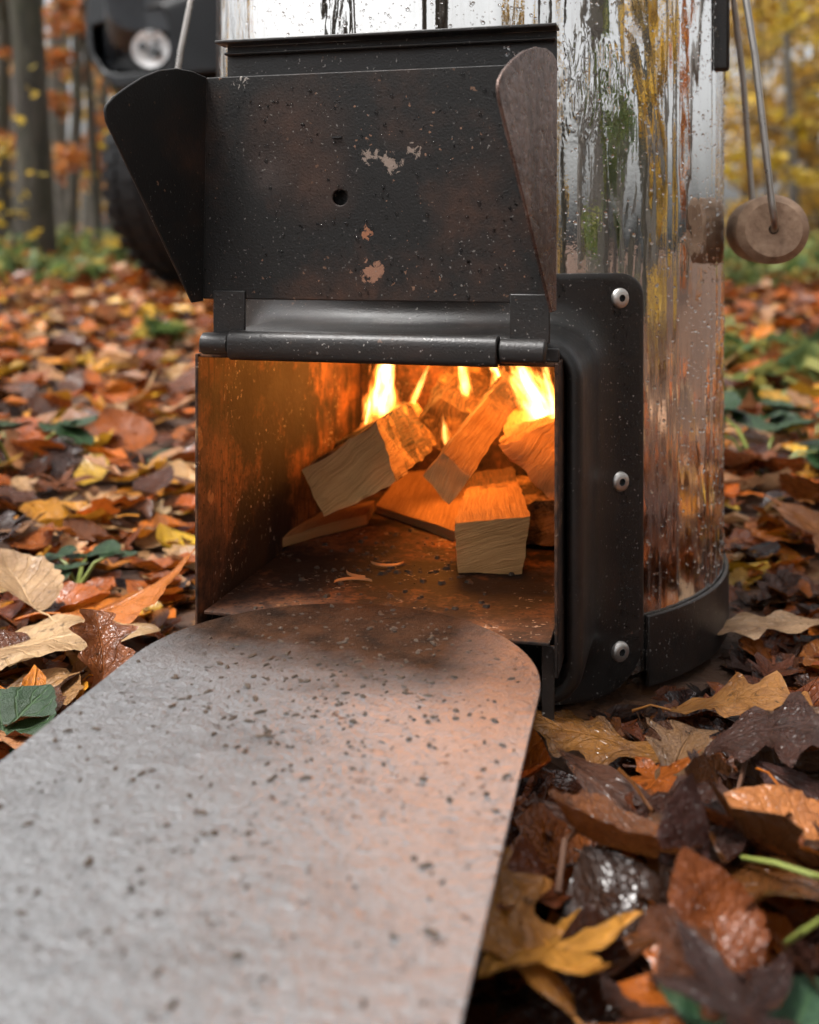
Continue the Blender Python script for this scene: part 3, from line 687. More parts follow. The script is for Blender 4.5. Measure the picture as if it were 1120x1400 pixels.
# floor debris
V = MB(); rg = random.Random(5)
for _ in range(520):
    u = rg.gauss(-.005, .034); v = rg.uniform(-.215, -.06)
    if abs(u) > .078: continue
    p = (u, v); r = .0003 + .0022*rg.random()**5
    ring = [[(p[0] + r*k2*math.cos(6.283*k/5)*rg.uniform(.6, 1.4), p[1] + r*k2*math.sin(6.283*k/5)*rg.uniform(.6, 1.4), .0617 + h*r) for k in range(5)] for k2, h in ((1, 0), (.6, .7))]
    V.loft(ring, True, False, True)
ash = V.build('ash_crumbs', gritm, stove, smooth=False); ash['kind'] = 'stuff'

# ------------------------------------------------------------------ fire
fire = empty('fire', S2W(0, -.03, .062)); tag(fire, 'bright orange flames licking over the split logs', 'fire')
fire_inv = Matrix.Translation(fire.location).inverted()
flm = m_flame('flame', 1.0)
def flame(base, tip, wd, mat):
    t = MB(); t.lathe([(.3, 0), (.85, .15), (.9, .3), (.75, .55), (.5, .8), (.16, 1.0)], 14)
    o = t.build('flame', mat, fire)
    b = Vector(base); d = Vector(tip) - b
    q = d.to_track_quat('Z', 'Y').to_matrix().to_4x4()
    o.matrix_parent_inverse = Matrix.Identity(4)
    o.matrix_local = fire_inv @ Matrix.Translation(b) @ q @ Matrix.Diagonal((wd, wd*.7, d.length, 1))
flame(P(518, 580, .672), P(532, 452, .672), .0250, flm)
flame(P(760, 600, .640), P(690, 470, .665), .0260, flm)
flame(P(768, 590, .612), P(735, 480, .625), .0125, flm)
flame(P(611, 612, .640), P(604, 560, .645), .0055, flm)
flame(P(640, 545, .690), P(625, 470, .690), .0110, flm)
flame(P(692, 545, .690), P(668, 478, .690), .0130, flm)
flame(P(500, 592, .665), P(508, 520, .665), .0075, flm)
flame(P(560, 560, .690), P(590, 490, .690), .0065, flm)
for nm, loc, e, r in (('firelight', S2W(.012, -.035, .168), .58, .022), ('firelight', S2W(-.03, .002, .155), .20, .02), ('firelight', S2W(.062, -.115, .170), .13, .014)):
    l = bpy.data.lights.new(nm, 'POINT'); l.energy = e; l.shadow_soft_size = r; l.color = (1, .31, .045)
    o = bpy.data.objects.new(nm, l); C.objects.link(o); o.parent = fire; o.location = Vector(loc) - fire.location

# ------------------------------------------------------------------ fallen leaves
leaf_o = m_leaf('wet_leaf', 'object'); leaf_a = m_leaf('wet_leaf_litter', 'attr')
def width_fn(kind):
    if kind == 'oak': return lambda s: (.30*math.sin(math.pi*min(1, s*.93+.035))**.8*(.45+.75*s)) * (1 + .36*math.sin(s*6.283*3.6 - .6)) * (1 if s < .93 else max(0, (1.0-s)/.07)**.5)
    if kind == 'beech': return lambda s: .33*math.sin(math.pi*s**.85)**.85 * (1 + .04*math.sin(s*6.283*9))
    if kind == 'hazel': return lambda s: .43*math.sin(math.pi*s**.72)**.7 * (1 + .05*math.sin(s*6.283*12))
    if kind == 'long': return lambda s: .2*math.sin(math.pi*s**.9)**.8
def leaf_geo(kind, seed, ns, nc, curl=1.0):
    r = random.Random(seed); V = []; U = []; F = []
    fold = r.uniform(-.15, .55)*curl; bend = r.uniform(-.5, .8)*curl; tw = r.uniform(-.7, .7)*curl; rip = r.uniform(.04, .085)*curl; side = r.uniform(-.12, .12); o3 = Vector((seed*1.7, seed*.3, 0))
    def shape(x, y):
        x2 = x + side*math.sin(math.pi*max(0, min(1, y)))
        z = fold*abs(x) + bend*(y-.5)**2*.9 + tw*x*(y-.5) + rip*(mnoise.noise(Vector((x*3, y*3, 0))+o3) + .8*(abs(x)*3+.25)*mnoise.noise(Vector((x*8, y*8, 4))+o3))
        return (x2, y-.5, z)
    if kind == 'maple':
        nA = ns*3; lob = [(-128, .55), (-62, .86), (0, 1.0), (62, .86), (128, .55)]
        def rad(th):
            best = .20
            for a, L in lob:
                d = abs(th - a); d = min(d, 360-d); w = 33
                if d < w: best = max(best, L*(.34 + .66*max(0, 1-d/w)**1.25*(1+.10*math.cos(d*.38))))
            return best*.62
        V.append(shape(0, .18)); U.append((.5, 0))
        for k in range(1, nc+1):
            for i in range(nA):
                th = -180 + 360*i/nA; rr = rad(th)*k/nc
                d0 = min(lob, key=lambda q: min(abs(th-q[0]), 360-abs(th-q[0]))); dd = th - d0[0]
                V.append(shape(rr*math.sin(R(th)), .18 + rr*math.cos(R(th)))); U.append((max(0, min(1, .5 + .5*math.sin(R(dd))*1.6*k/nc)), k/nc))
        for i in range(nA): F.append((0, 1+i, 1+(i+1) % nA))
        for k in range(nc-1):
            for i in range(nA): a = 1+k*nA; b = a+nA; F.append((a+i, b+i, b+(i+1) % nA, a+(i+1) % nA))
    else:
        wf = width_fn(kind)
        for i in range(ns+1):
            s = i/ns
            for j in range(nc+1):
                t_ = -1 + 2*j/nc; wv = wf(max(.005, min(.998, s)))
                sl = {'oak': .10, 'beech': .04, 'hazel': .05, 'long': .02}[kind]
                V.append(shape(t_*wv, s + sl*abs(t_)*math.sin(math.pi*s)*.8)); U.append((.5+.5*t_, s))
        n1 = nc+1
        for i in range(ns):
            for j in range(nc): F.append((i*n1+j, i*n1+j+1, (i+1)*n1+j+1, (i+1)*n1+j))
    # stalk
    if ns > 8:
        b = Vector(shape(0, .0 if kind != 'maple' else .18)); e = b + Vector((r.uniform(-.08, .08), -.28 if kind != 'maple' else -.42, r.uniform(-.02, .12)))
        m_ = (b+e)/2 + Vector((r.uniform(-.04, .04), 0, .03))
        rings = []
        for p, q in ((b, .011), (m_, .009), (e, .012)):
            o = len(V)
            for k in range(4): V.append((p.x + q*math.cos(k*1.571), p.y, p.z + q*math.sin(k*1.571))); U.append((.5, .05))
            rings.append(o)
        for a, b2 in zip(rings, rings[1:]):
            for k in range(4): F.append((a+k, a+(k+1) % 4, b2+(k+1) % 4, b2+k))
    return V, U, F
def leaf_me(kind, seed, ns, nc, curl=1.0, mat=None):
    V, U, F = leaf_geo(kind, seed, ns, nc, curl)
    me = bpy.data.meshes.new('leaf_' + kind); me.from_pydata(V, [], F)
    uvl = me.uv_layers.new(name='UVMap'); idx = np.zeros(len(me.loops), int); me.loops.foreach_get('vertex_index', idx)
    uvl.data.foreach_set('uv', np.array(U, float)[idx].ravel())
    me.polygons.foreach_set('use_smooth', [True]*len(me.polygons)); me.materials.append(mat or leaf_o); return me
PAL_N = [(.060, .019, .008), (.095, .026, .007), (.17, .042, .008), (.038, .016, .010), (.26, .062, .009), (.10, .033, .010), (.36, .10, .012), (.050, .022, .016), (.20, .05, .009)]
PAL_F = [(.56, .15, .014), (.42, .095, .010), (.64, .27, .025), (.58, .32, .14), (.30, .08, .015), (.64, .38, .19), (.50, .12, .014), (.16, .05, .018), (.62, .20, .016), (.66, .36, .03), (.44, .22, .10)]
KINDS = ['oak', 'beech', 'hazel', 'maple', 'long']; KW = [4, 3, 2, 2, 1]
HI = {k: [leaf_me(k, 10*i+3+j, 18 if k != 'maple' else 16, 8 if k != 'maple' else 5) for j in range(5)] for i, k in enumerate(KINDS)}
LO = {k: [leaf_geo(k, 10*i+3+j, 8 if k in ('oak', 'maple') else 5, 4 if k != 'maple' else 2, 1.25) for j in range(5)] for i, k in enumerate(KINDS)}
def blocked(x, y, rad):
    if math.hypot(x-CXW, y-CYW) < RB + (rad*.62 + .004 if rad > .03 else rad*.45): return True
    s = W2S((x, y, 0));  
    if abs(s.x) < .09 + rad*.5 and -.235 - rad*.3 < s.y < 0: return True
    if math.hypot(x, y) < .13: return True
    return False
def under_plate(x, y):
    a = Vector((x, y, 0)).dot(PN) + .1245; b = Vector((x, y, 0)).dot(PD); return abs(a) < PW + .03 and b < .52
near, far = [], []
rl = random.Random(21)
def add_leaf(x, y, lst, L=None, tilt=None, lift=0, pal=None):
    L = L or rl.uniform(.046, .088); up = under_plate(x, y); ds = math.hypot(x-CXW, y-CYW)
    if ds < .30: tilt, lift, L = abs(rl.gauss(0, 8)), lift*.3, L*.8
    tl = tilt if tilt is not None else abs(rl.gauss(0, 14 if not up else 5))
    q = Matrix.Rotation(rl.uniform(0, 6.283), 3, 'Z') @ Matrix.Rotation(R(min(tl, 70)), 3, 'X') @ Matrix.Rotation(R(rl.gauss(0, 9 if not up else 3)), 3, 'Y')
    z = gz(x, y) + .006 + (0 if up else lift) + .25*L*math.sin(R(min(tl, 70)))
    if ds < .27: z -= .007
    ok = blocked(x, y, L)
    if ok: return
    kind = rl.choices(KINDS, KW)[0]; j = rl.randrange(5); col = rl.choice(pal)
    v = rl.uniform(.65, 1.3); col = tuple(min(.8, c*v*rl.uniform(.93, 1.07)) for c in col)
    lst.append((kind, j, Vector((x, y, z)), q, L, col))
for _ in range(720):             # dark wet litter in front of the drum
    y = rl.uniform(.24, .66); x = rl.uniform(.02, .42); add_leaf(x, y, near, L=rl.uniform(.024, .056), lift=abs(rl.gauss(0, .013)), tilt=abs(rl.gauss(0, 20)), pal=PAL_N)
def x_ok(a): return -2.0 < a < .1
for _ in range(1000):            # small scraps tucked round the base ring
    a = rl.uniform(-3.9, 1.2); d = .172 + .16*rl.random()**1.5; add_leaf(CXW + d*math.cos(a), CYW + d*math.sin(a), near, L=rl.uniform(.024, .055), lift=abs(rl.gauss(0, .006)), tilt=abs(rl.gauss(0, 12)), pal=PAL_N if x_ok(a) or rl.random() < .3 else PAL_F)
for _ in range(1250):            # close to the stove
    y = rl.uniform(.16, 1.05); x = rl.uniform(-.62, .62)
    right = x > -.05 and y < .62
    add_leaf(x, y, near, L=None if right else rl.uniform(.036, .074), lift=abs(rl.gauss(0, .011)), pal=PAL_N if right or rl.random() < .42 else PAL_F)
def far_leaf(x, y, lst, L=None): add_leaf(x, y, lst, L=L or rl.uniform(.045, .082), tilt=abs(rl.gauss(0, 17)), lift=abs(rl.gauss(0, .012)), pal=PAL_F if rl.random() < .72 else PAL_N)
for _ in range(5600): 
    y = 1.0 + 3.0*rl.random()**.8; x = rl.uniform(-1, 1)*(.35 + .52*y); far_leaf(x, y, near if y < 1.3 else far)
for _ in range(4600):
    y = 3.6 + 8*rl.random(); x = rl.uniform(-1, 1)*(.35 + .50*y); far_leaf(x, y, far, rl.uniform(.06, .11))
for _ in range(1500):            # the floor behind and beside the lens, mirrored in the drum
    a = rl.uniform(0, 6.283); d = .4 + 2.6*rl.random(); x, y = .3 + d*math.cos(a), .2 + d*math.sin(a)
    if y < .2 or abs(x) > .6 and y < 1.0: far_leaf(x, y, far)
def score(l):
    p = l[2]
    if p.y < .15: return 0
    px = CX + p.x/p.y*FPX; py = HOR + (HC-p.z)/p.y*FPX
    if not (-40 < px < 1160 and 330 < py < 1440): return 0
    if under_plate(p.x, p.y) and p.z < .06: return 0
    if p.y > .62 and 260 < px < 985: return 0
    return l[4]/p.y
near.sort(key=score, reverse=True)
for (kind, j, p, q, L, col) in near[:290]:
    o = bpy.data.objects.new('fallen_leaf', HI[kind][j]); C.objects.link(o); o.parent = ground
    o.matrix_local = Matrix.Translation(p) @ q.to_4x4() @ Matrix.Scale(L, 4); o.color = (*col, 1)
def merged_leaves(name, items, geo, mat):
    Vs, Us, Cs, F, off = [], [], [], [], 0
    for (kind, j, p, q, L, col) in items:
        v, u, f = geo[kind][j]; a = np.array(v) @ (np.array(q).T * L) + np.array(p)
        Vs.append(a); Us.append(np.array(u)); Cs.append(np.tile((*col, 1.0), (len(v), 1))); F += [tuple(i+off for i in ff) for ff in f]; off += len(v)
    Vs, Us, Cs = np.vstack(Vs), np.vstack(Us), np.vstack(Cs)
    me = bpy.data.meshes.new(name); me.from_pydata(Vs.tolist(), [], F)
    idx = np.zeros(len(me.loops), int); me.loops.foreach_get('vertex_index', idx)
    me.uv_layers.new(name='UVMap').data.foreach_set('uv', Us[idx].ravel())
    ca = me.color_attributes.new('tint', 'FLOAT_COLOR', 'POINT'); ca.data.foreach_set('color', Cs.ravel())
    me.polygons.foreach_set('use_smooth', [True]*len(me.polygons)); me.materials.append(mat)
    o = bpy.data.objects.new(name, me); C.objects.link(o); o['kind'] = 'stuff'; return o
ll = merged_leaves('leaf_litter', near[290:] + far, LO, leaf_a)
tag(ll, 'thick carpet of wet orange and brown fallen leaves on the forest floor', 'leaf litter', kind='stuff')
# leaves that stand out in the photograph
def hero(kind, seed, px, py, z, L, col, heading, label, tilt=0, roll=0, curl=1.0, cat='leaf', name=None):
    p = G(px, py, z)
    me = leaf_me(kind, seed, 26 if kind != 'maple' else 20, 12 if kind != 'maple' else 7, curl)
    o = bpy.data.objects.new(name or {'oak': 'oak_leaf', 'beech': 'beech_leaf', 'hazel': 'hazel_leaf', 'maple': 'maple_leaf', 'long': 'willow_leaf'}[kind], me); C.objects.link(o)
    q = Matrix.Rotation(R(heading), 4, 'Z') @ Matrix.Rotation(R(tilt), 4, 'X') @ Matrix.Rotation(R(roll), 4, 'Y')
    o.matrix_world = Matrix.Translation(p) @ q @ Matrix.Scale(L, 4); o.color = (*col, 1)
    tag(o, label, cat, 'fallen leaves that stand out'); return o
hero('oak', 101, 1010, 960, .024, .066, (.50, .22, .06), -118, 'bright orange tan oak leaf lying just beyond the black base ring', 12, 8, .8)
hero('oak', 102, 812, 1012, .022, .066, (.26, .11, .025), 75, 'brown orange oak leaf tucked under the bolted door frame', 8, -6, .7)
hero('maple', 103, 850, 1092, .026, .098, (.085, .038, .024), 35, 'large dark wet maple leaf with netted veins below the bolted frame', 14, 4, .7)
hero('beech', 104, 850, 1162, .034, .060, (.17, .055, .014), 95, 'glossy russet beech leaf below the large dark maple leaf', 22, 12, 1.0)
hero('beech', 105, 1098, 1150, .034, .056, (.52, .19, .055), 60, 'pale orange beech leaf at the edge beside the green grass stalk', 20, -12, .7)
hero('maple', 106, 805, 1318, .036, .058, (.55, .25, .045), -160, 'yellow orange maple leaf lying in front of the dark litter', 25, 6, .7)
hero('oak', 107, 705, 1275, .034, .060, (.36, .15, .03), 25, 'ochre oak leaf beside the plate edge and the yellow maple leaf', 18, 14, .8)
hero('long', 108, 946, 1165, .040, .046, (.075, .032, .026), 8, 'purple brown narrow leaf standing upright on its tip', 66, 10, 1.2)
hero('hazel', 109, 1090, 1035, .034, .050, (.12, .060, .028), -60, 'dull brown curled hazel leaf at the edge above the grass stalk', 30, 20, 1.3)
hero('oak', 110, 720, 1215, .030, .060, (.15, .04, .013), 100, 'dark red oak leaf close beside the plate edge', 14, -4, .8)
hero('oak', 111, 930, 1040, .026, .050, (.19, .10, .045), -30, 'pale brown torn oak leaf between the dark maple leaf and the edge', 12, 14, .9)
hero('beech', 112, 960, 1270, .036, .042, (.21, .055, .012), 10, 'russet beech leaf propped steeply above the green ivy leaf', 48, -10, 1.0)
hero('hazel', 113, 190, 812, .028, .086, (.50, .15, .025), -70, 'large orange leaf with raised tip beside the stove opening', 24, -10, .9)
hero('hazel', 114, 90, 868, .024, .100, (.55, .36, .19), -82, 'large pale tan leaf with ribbed veins beside the plate', 6, -6, .7)
hero('oak', 115, 132, 898, .030, .050, (.27, .085, .025), 20, 'small brown curled leaf next to the rounded plate edge', 50, 10, 1.2)
hero('beech', 116, 22, 800, .030, .070, (.50, .32, .17), 40, 'pale buff leaf at the edge behind the large tan leaf', 18, 10, .9)
hero('oak', 117, 1068, 850, .016, .086, (.58, .36, .2), 80, 'pale pinkish tan oak leaf beyond the orange oak leaf', -6, 4, .45)
hero('maple', 118, 1080, 700, .034, .090, (.42, .16, .05), 30, 'rusty orange maple leaf beyond the pale pinkish oak leaf', 18, 6, .9)
def m_green(name, a, b):
    m = M(name); uv = m.co('UV'); x, y, _ = m.sep(uv); t_ = m.ma('ABSOLUTE', m.ma('MULTIPLY_ADD', x, 2.0, -1.0))
    q = m.ma('FRACT', m.ma('SUBTRACT', m.ma('MULTIPLY', y, 6.0), m.ma('MULTIPLY', t_, 1.6)))
    vein = m.ma('MAXIMUM', m.ramp(m.ma('ABSOLUTE', m.ma('SUBTRACT', q, .5)), [(.02, .8), (.09, 0)]), m.ramp(t_, [(.015, 1), (.06, 0)]))
    n = m.noise(60, detail=4); col = m.mix(n, a, b); col = m.mix(m.ma('MULTIPLY', vein, .4), col, (.10, .17, .07))
    return m.pbr(col=col, rough=.3, nrm=m.bump(m.ma('ADD', m.ma('MULTIPLY', vein, -1), n), .6, .001), spec=.35)
grn = m_green('green_leaf', (.007, .022, .006), (.016, .045, .011)); ivy = m_green('ivy_leaf', (.012, .035, .018), (.03, .08, .035))
for args, mt in (((('hazel', 120, 12, 990, .026, .050, (1, 1, 1), -30, 'dark green veined leaf at the edge beside the plate', 26, 16, .8, 'leaf', 'bramble_leaf')), grn),
                 ((('hazel', 121, 975, 1385, .036, .030, (1, 1, 1), 70, 'dark green ivy leaf lying among the brown leaves', 14, 6, .6, 'leaf', 'ivy_leaf')), ivy),
                 ((('hazel', 122, 1085, 1396, .036, .028, (1, 1, 1), -40, 'second ivy leaf, nearer the corner of the picture', 18, -8, .7, 'leaf', 'ivy_leaf')), ivy)):
    o = hero(*args); o.data.materials.clear(); o.data.materials.append(mt); o['group'] = 'green leaves among the fallen ones'
stalkm = m_simple('grass_stalk', (.19, .22, .045), .5)
t = MB(); t.tube([G(1015, 1172, .04), G(1060, 1180, .046), G(1110, 1196, .046), G(1180, 1215, .04)], [.0007, .0009, .0010, .0008], 8); tag(t.build('grass_stalk', stalkm), 'yellow green grass stalk lying across the pale orange leaf', 'grass stalk', 'grass stalks')
t = MB(); t.tube([G(1075, 1290, .03), G(1100, 1272, .05), G(1150, 1240, .06)], [.0010, .0009, .0006], 8); tag(t.build('grass_stalk', stalkm), 'short yellow green stalk at the edge above the ivy leaf', 'grass stalk', 'grass stalks')
twm = m_simple('twig', (.12, .055, .03), .6)
for k, (pp, lb) in enumerate([([(1022, 995, .04), (1020, 1040, .034), (1008, 1085, .03)], 'thin brown stalk standing among leaves beside the dull brown leaf'), ([(763, 1220, .03), (772, 1150, .04), (800, 1125, .03)], 'thin bent twig arching beside the plate edge'), ([(700, 1105, .02), (735, 1112, .024), (800, 1140, .02)], 'thin straight twig lying below the door frame')]):
    t = MB(); t.tube([G(*q) for q in pp], [.0012, .001, .0008], 7); tag(t.build('twig', twm), lb, 'twig', 'twigs in the litter')

# ------------------------------------------------------------------ background vegetation
fol = m_foliage('foliage')
def leaf_cloud(centres, n, size, cols, seed, squash=1.0):
    r = np.random.default_rng(seed); cen = np.array([c[:3] for c in centres]); rad = np.array([c[3] for c in centres])
    k = r.integers(0, len(cen), n); d = r.normal(size=(n, 3)); d /= np.linalg.norm(d, axis=1)[:, None]
    p = cen[k] + d * (rad[k] * r.random(n)**.45)[:, None] * np.array([1, 1, squash])
    a = r.normal(size=(n, 3)); a[:, 2] *= .5; a /= np.linalg.norm(a, axis=1)[:, None]
    b = np.cross(a, r.normal(size=(n, 3))); b /= np.linalg.norm(b, axis=1)[:, None]
    s = size * (.6 + .8*r.random(n))[:, None]
    V = np.stack([p - a*s, p + b*s*.5, p + a*s, p - b*s*.5], 1).reshape(-1, 3)
    F = np.arange(4*n).reshape(-1, 4)
    cl = np.array(cols)[r.integers(0, len(cols), n)] * (.6 + .7*r.random(n))[:, None]
    return V, F, np.repeat(np.hstack([cl, np.ones((n, 1))]), 4, 0)
def cloud_obj(name, data, parent=None, mat=None):
    V, F, Cc = data; me = bpy.data.meshes.new(name); me.from_pydata(V.tolist(), [], F.tolist())
    ca = me.color_attributes.new('tint', 'FLOAT_COLOR', 'POINT'); ca.data.foreach_set('color', np.clip(Cc, 0, .9).ravel())
    me.materials.append(mat or fol); o = bpy.data.objects.new(name, me); C.objects.link(o)
    if parent: o.parent = parent
    return o
ORANGE = [(.42, .13, .03), (.5, .19, .04), (.32, .10, .03), (.40, .21, .07)]
GOLD = [(.62, .38, .06), (.52, .33, .07), (.42, .30, .09), (.66, .42, .07), (.38, .26, .11)]
GREEN = [(.11, .17, .05), (.16, .22, .075), (.20, .24, .08), (.09, .14, .06), (.28, .27, .08)]
YELL = [(.60, .42, .03), (.55, .36, .04), (.45, .33, .05)]
bark = m_bark('mossy_bark'); barkp = m_bark('pale_bark', (.06, .05, .045), (.22, .2, .17), .25)
def tree(px, Z, dia, H, cols, label, name='beech_tree', mat=bark, low=1.0, nl=2200, seed=0, lean=0, X=None, spread=1.0, lsz=.05):
    x = X if X is not None else (px - CX)/FPX*Z; z0 = gz(x, Z) if abs(Z) < 60 else .6
    e = empty(name, (x, Z, z0)); tag(e, label, 'tree', 'trees of the autumn wood'); r = random.Random(seed)
    t = MB(); ph = r.random()*6
    pts = [(lean*h + .05*math.sin(h*1.3+ph), .05*math.sin(h+ph*2), h - .1) for h in np.linspace(0, H, 12)]
    rr = [dia/2*(1.35 if i == 0 else 1)*(1 - .75*i/11) for i in range(12)]
    t.tube(pts, rr, 14)
    cen = []
    for k in range(9):
        h = low + (H*.95-low)*k/8*r.uniform(.8, 1.1); a = r.uniform(0, 6.283); L = r.uniform(.7, 1.5)*spread
        b = Vector((lean*h, 0, h)); tip = b + Vector((math.cos(a)*L, math.sin(a)*L, r.uniform(-.2, .6)))
        mid = (b+tip)/2 + Vector((0, 0, .12)); t.tube([b, mid, tip], [dia*.16, dia*.1, dia*.03], 6)
        cen += [(*mid, .35*spread), (*tip, .5*spread), (*(tip + Vector((r.uniform(-.4, .4), r.uniform(-.4, .4), r.uniform(-.4, .2)))), .42*spread)]
    t.build('trunk', mat, e)
    cloud_obj('crown', leaf_cloud(cen, nl, lsz, cols, seed+5, .6), e)
    return e
tree(34, 7.0, .24, 8, ORANGE, 'dark mossy trunk, thickest of those beside the car', seed=1, low=2.6, lean=.004)
tree(98, 10.5, .13, 8, ORANGE, 'slim dark trunk between the thick mossy trunk and the car', seed=2, low=2.2)
tree(125, 8.6, .08, 4.5, ORANGE, 'slender sapling hung with orange leaves close behind the car', 'beech_sapling', seed=3, low=.5, nl=1500, spread=.42)
tree(78, 16, .22, 10, GOLD, 'pale grey trunk far behind the slim dark trunk', mat=barkp, seed=4, low=3)
tree(4, 12, .2, 9, ORANGE, 'straight trunk at the edge behind the thick mossy trunk', seed=5, low=2.5)
tree(150, 13, .1, 6, ORANGE, 'thin tree with rust coloured leaves far behind the car wheel', seed=7, low=.7, nl=1800, spread=.6)
tree(1078, 9.5, .10, 5, GOLD, 'slender tree with golden leaves behind the wooden handle', 'hazel_tree', seed=8, low=.5, nl=3000, spread=.8, mat=barkp)
tree(1120, 13, .16, 7, GOLD, 'golden leaved tree at the edge beyond the wooden handle', 'hazel_tree', seed=9, low=.6, nl=3600, spread=1.2)
tree(1030, 15, .2, 8, GOLD, 'yellowing tree far behind the bail wires', 'hazel_tree', seed=10, low=1.0, nl=3600, spread=1.4, mat=barkp)
tree(1100, 11, .06, 3.4, GOLD, 'broad bush of golden leaves at the edge beyond the wooden grip', 'yellow_bush', seed=14, low=.3, nl=3200, spread=.75, lsz=.05)
tree(1015, 12, .06, 3.6, GOLD, 'broad golden bush behind the drum edge', 'yellow_bush', seed=15, low=.3, nl=3200, spread=.75, lsz=.05)
tree(1052, 7.5, .05, 1.9, YELL, 'low bush of bright yellow leaves behind the wooden handle', 'yellow_bush', seed=11, low=.35, nl=420, spread=.28, lsz=.04)
tree(165, 5.6, .03, .42, YELL, 'small shrub with bright yellow leaves beside the car wheel', 'yellow_bush', seed=12, low=.12, nl=90, spread=.12, lsz=.035)
tree(8, 6.2, .03, .5, YELL, 'small shrub with yellow leaves at the foot of the mossy trunk', 'yellow_bush', seed=13, low=.15, nl=90, spread=.13, lsz=.035)
# trees that stand behind the lens; the polished drum mirrors them
MIRR = [(-1.3, -3.2, .40, ORANGE, 'stout oak added behind the lens to mirror a dark band above the door'), (1.9, -2.2, .22, GOLD, 'gold leaved tree mirrored in the drum beside the door'),  # the oak is added, unseen, only for its dark band in the drum
        (3.4, -.3, .34, GREEN, 'mossy tree mirrored as the dark band near the wooden handle'), (-4.2, -1.6, .3, ORANGE, 'orange leaved tree mirrored at the drum edge over the bail wire'), (5.5, 2.5, .3, ORANGE, 'orange leaved tree mirrored beside the wooden handle')]
for i, (x, y, d, cl, lb) in enumerate(MIRR):
    tree(0, y, d, 7.5, cl, lb, seed=40+i, low=3.2, X=x, nl=1200, spread=1.2, lsz=.09)
for i, (x, y, cl, lb) in enumerate([(2.6, .3, GOLD, 'low golden shrub mirrored in the drum below the handle'), (2.9, -1.0, GREEN, 'low green shrub mirrored in the drum beside the frame'), (1.6, -3.0, GOLD, 'low golden shrub mirrored beside the raised door'), (3.6, 1.6, ORANGE, 'low orange shrub mirrored at the drum edge')]):
    tree(0, y, .04, .75, cl, lb, 'low_shrub', seed=70+i, low=.15, X=x, nl=700, spread=.35, lsz=.05)
# far wood: one mass
ft = MB(); rf = random.Random(77); cen = []
for k in range(95):
    a = rf.uniform(.75, 2.75) if k % 3 else rf.uniform(1.15, 2.0); d = rf.uniform(22, 46)
    if 1.13 < a < 1.34: a += .3
    x, y = d*math.cos(a), d*math.sin(a)
    z = .6 if y > 20 else .2
    dia = rf.uniform(.18, .5); ft.tube([(x, y, z-.5), (x+rf.uniform(-.3, .3), y, z+6), (x+rf.uniform(-.5, .5), y, z+14)], [dia*.6, dia*.45, dia*.25], 7)
    for _ in range(2): cen.append((x + rf.uniform(-2, 2), y + rf.uniform(-2, 2), z + rf.choice([1.2, 2.0, 3.2, 5, 8]), rf.uniform(.8, 1.9)))
for k in range(8):
    a = rf.uniform(3.3, 6.6); d = rf.uniform(5, 13); x, y = d*math.cos(a), d*math.sin(a); dia = rf.uniform(.5, .95)
    ft.tube([(x, y, -.3), (x+rf.uniform(-.2, .2), y, 5), (x+rf.uniform(-.5, .5), y, 11)], [dia*.6, dia*.45, dia*.25], 7)
fw = ft.build('far_wood', m_bark('far_bark', (.07, .06, .055), (.17, .15, .13), .2)); tag(fw, 'far trunks of the wood standing in pale light', 'woodland', kind='stuff')
ff = cloud_obj('far_foliage', leaf_cloud(cen, 16000, .16, ORANGE[:2] + GOLD, 99, .7)); tag(ff, 'far orange and gold autumn foliage of the wood', 'foliage', kind='stuff')
# undergrowth: brambles and nettles
cen = []; ru = random.Random(13)
for _ in range(560):
    y = ru.uniform(3.7, 10); x = ru.uniform(-1, 1)*(.3+.48*y)
    if abs(x + .12) < 1.1 and 2.9 < y < 6.5: continue
    dens = ru.random(); cen.append((x, y, gz(x, y) + .02 + .012*y*ru.random(), .05 + .016*y*ru.random()))
for _ in range(9):
    y = ru.uniform(1.4, 2.4); x = ru.choice([-1, 1])*ru.uniform(.18, .45)*y; cen.append((x, y, gz(x, y)+.03, .05))
ug = cloud_obj('undergrowth', leaf_cloud(cen, 22000, .034, GREEN + GREEN + [(.30, .26, .06), (.42, .30, .05), (.34, .15, .04)], 31, .7)); tag(ug, 'green brambles and nettles growing through the fallen leaves', 'undergrowth', kind='stuff')
def plant(px, py, n, size, cols, label, seed):
    p = G(px, py, .02); e = empty('bramble_plant', (p.x, p.y, gz(p.x, p.y))); tag(e, label, 'plant', 'green plants among the fallen leaves')
    r = random.Random(seed); t = MB(); Vv = []
    for k in range(n):
        a = r.uniform(0, 6.283); L = size*r.uniform(.5, 1); top = Vector((math.cos(a)*L*.8, math.sin(a)*L*.8, size*r.uniform(.4, 1)))
        t.tube([(0, 0, 0), top*.6 + Vector((0, 0, size*.2)), top], [.0018, .0014, .001], 5)
        for q in range(3):
            o = bpy.data.objects.new('leaf', r.choice(GL_)); C.objects.link(o); o.parent = e
            o.matrix_local = Matrix.Translation(top) @ (Matrix.Rotation(a + (q-1)*1.3 - 1.57, 4, 'Z') @ Matrix.Rotation(R(r.uniform(-25, 25)), 4, 'X') @ Matrix.Scale(size*r.uniform(.55, .85), 4) @ Matrix.Translation((0, .5, 0)))
    t.build('stem', stalkm, e)
GL_ = [leaf_me('hazel', 300+i, 10, 6, .8, grn) for i in range(3)]
plant(28, 645, 4, .055, GREEN, 'fresh green plant at the edge among orange leaves', 1)
plant(1045, 640, 6, .065, GREEN, 'dark green plant beyond the drum with broad leaves', 2)
plant(105, 770, 4, .028, GREEN, 'small dark green plant behind the large orange leaf', 3)
plant(215, 640, 3, .030, GREEN, 'little green plant beside the stove opening', 4)
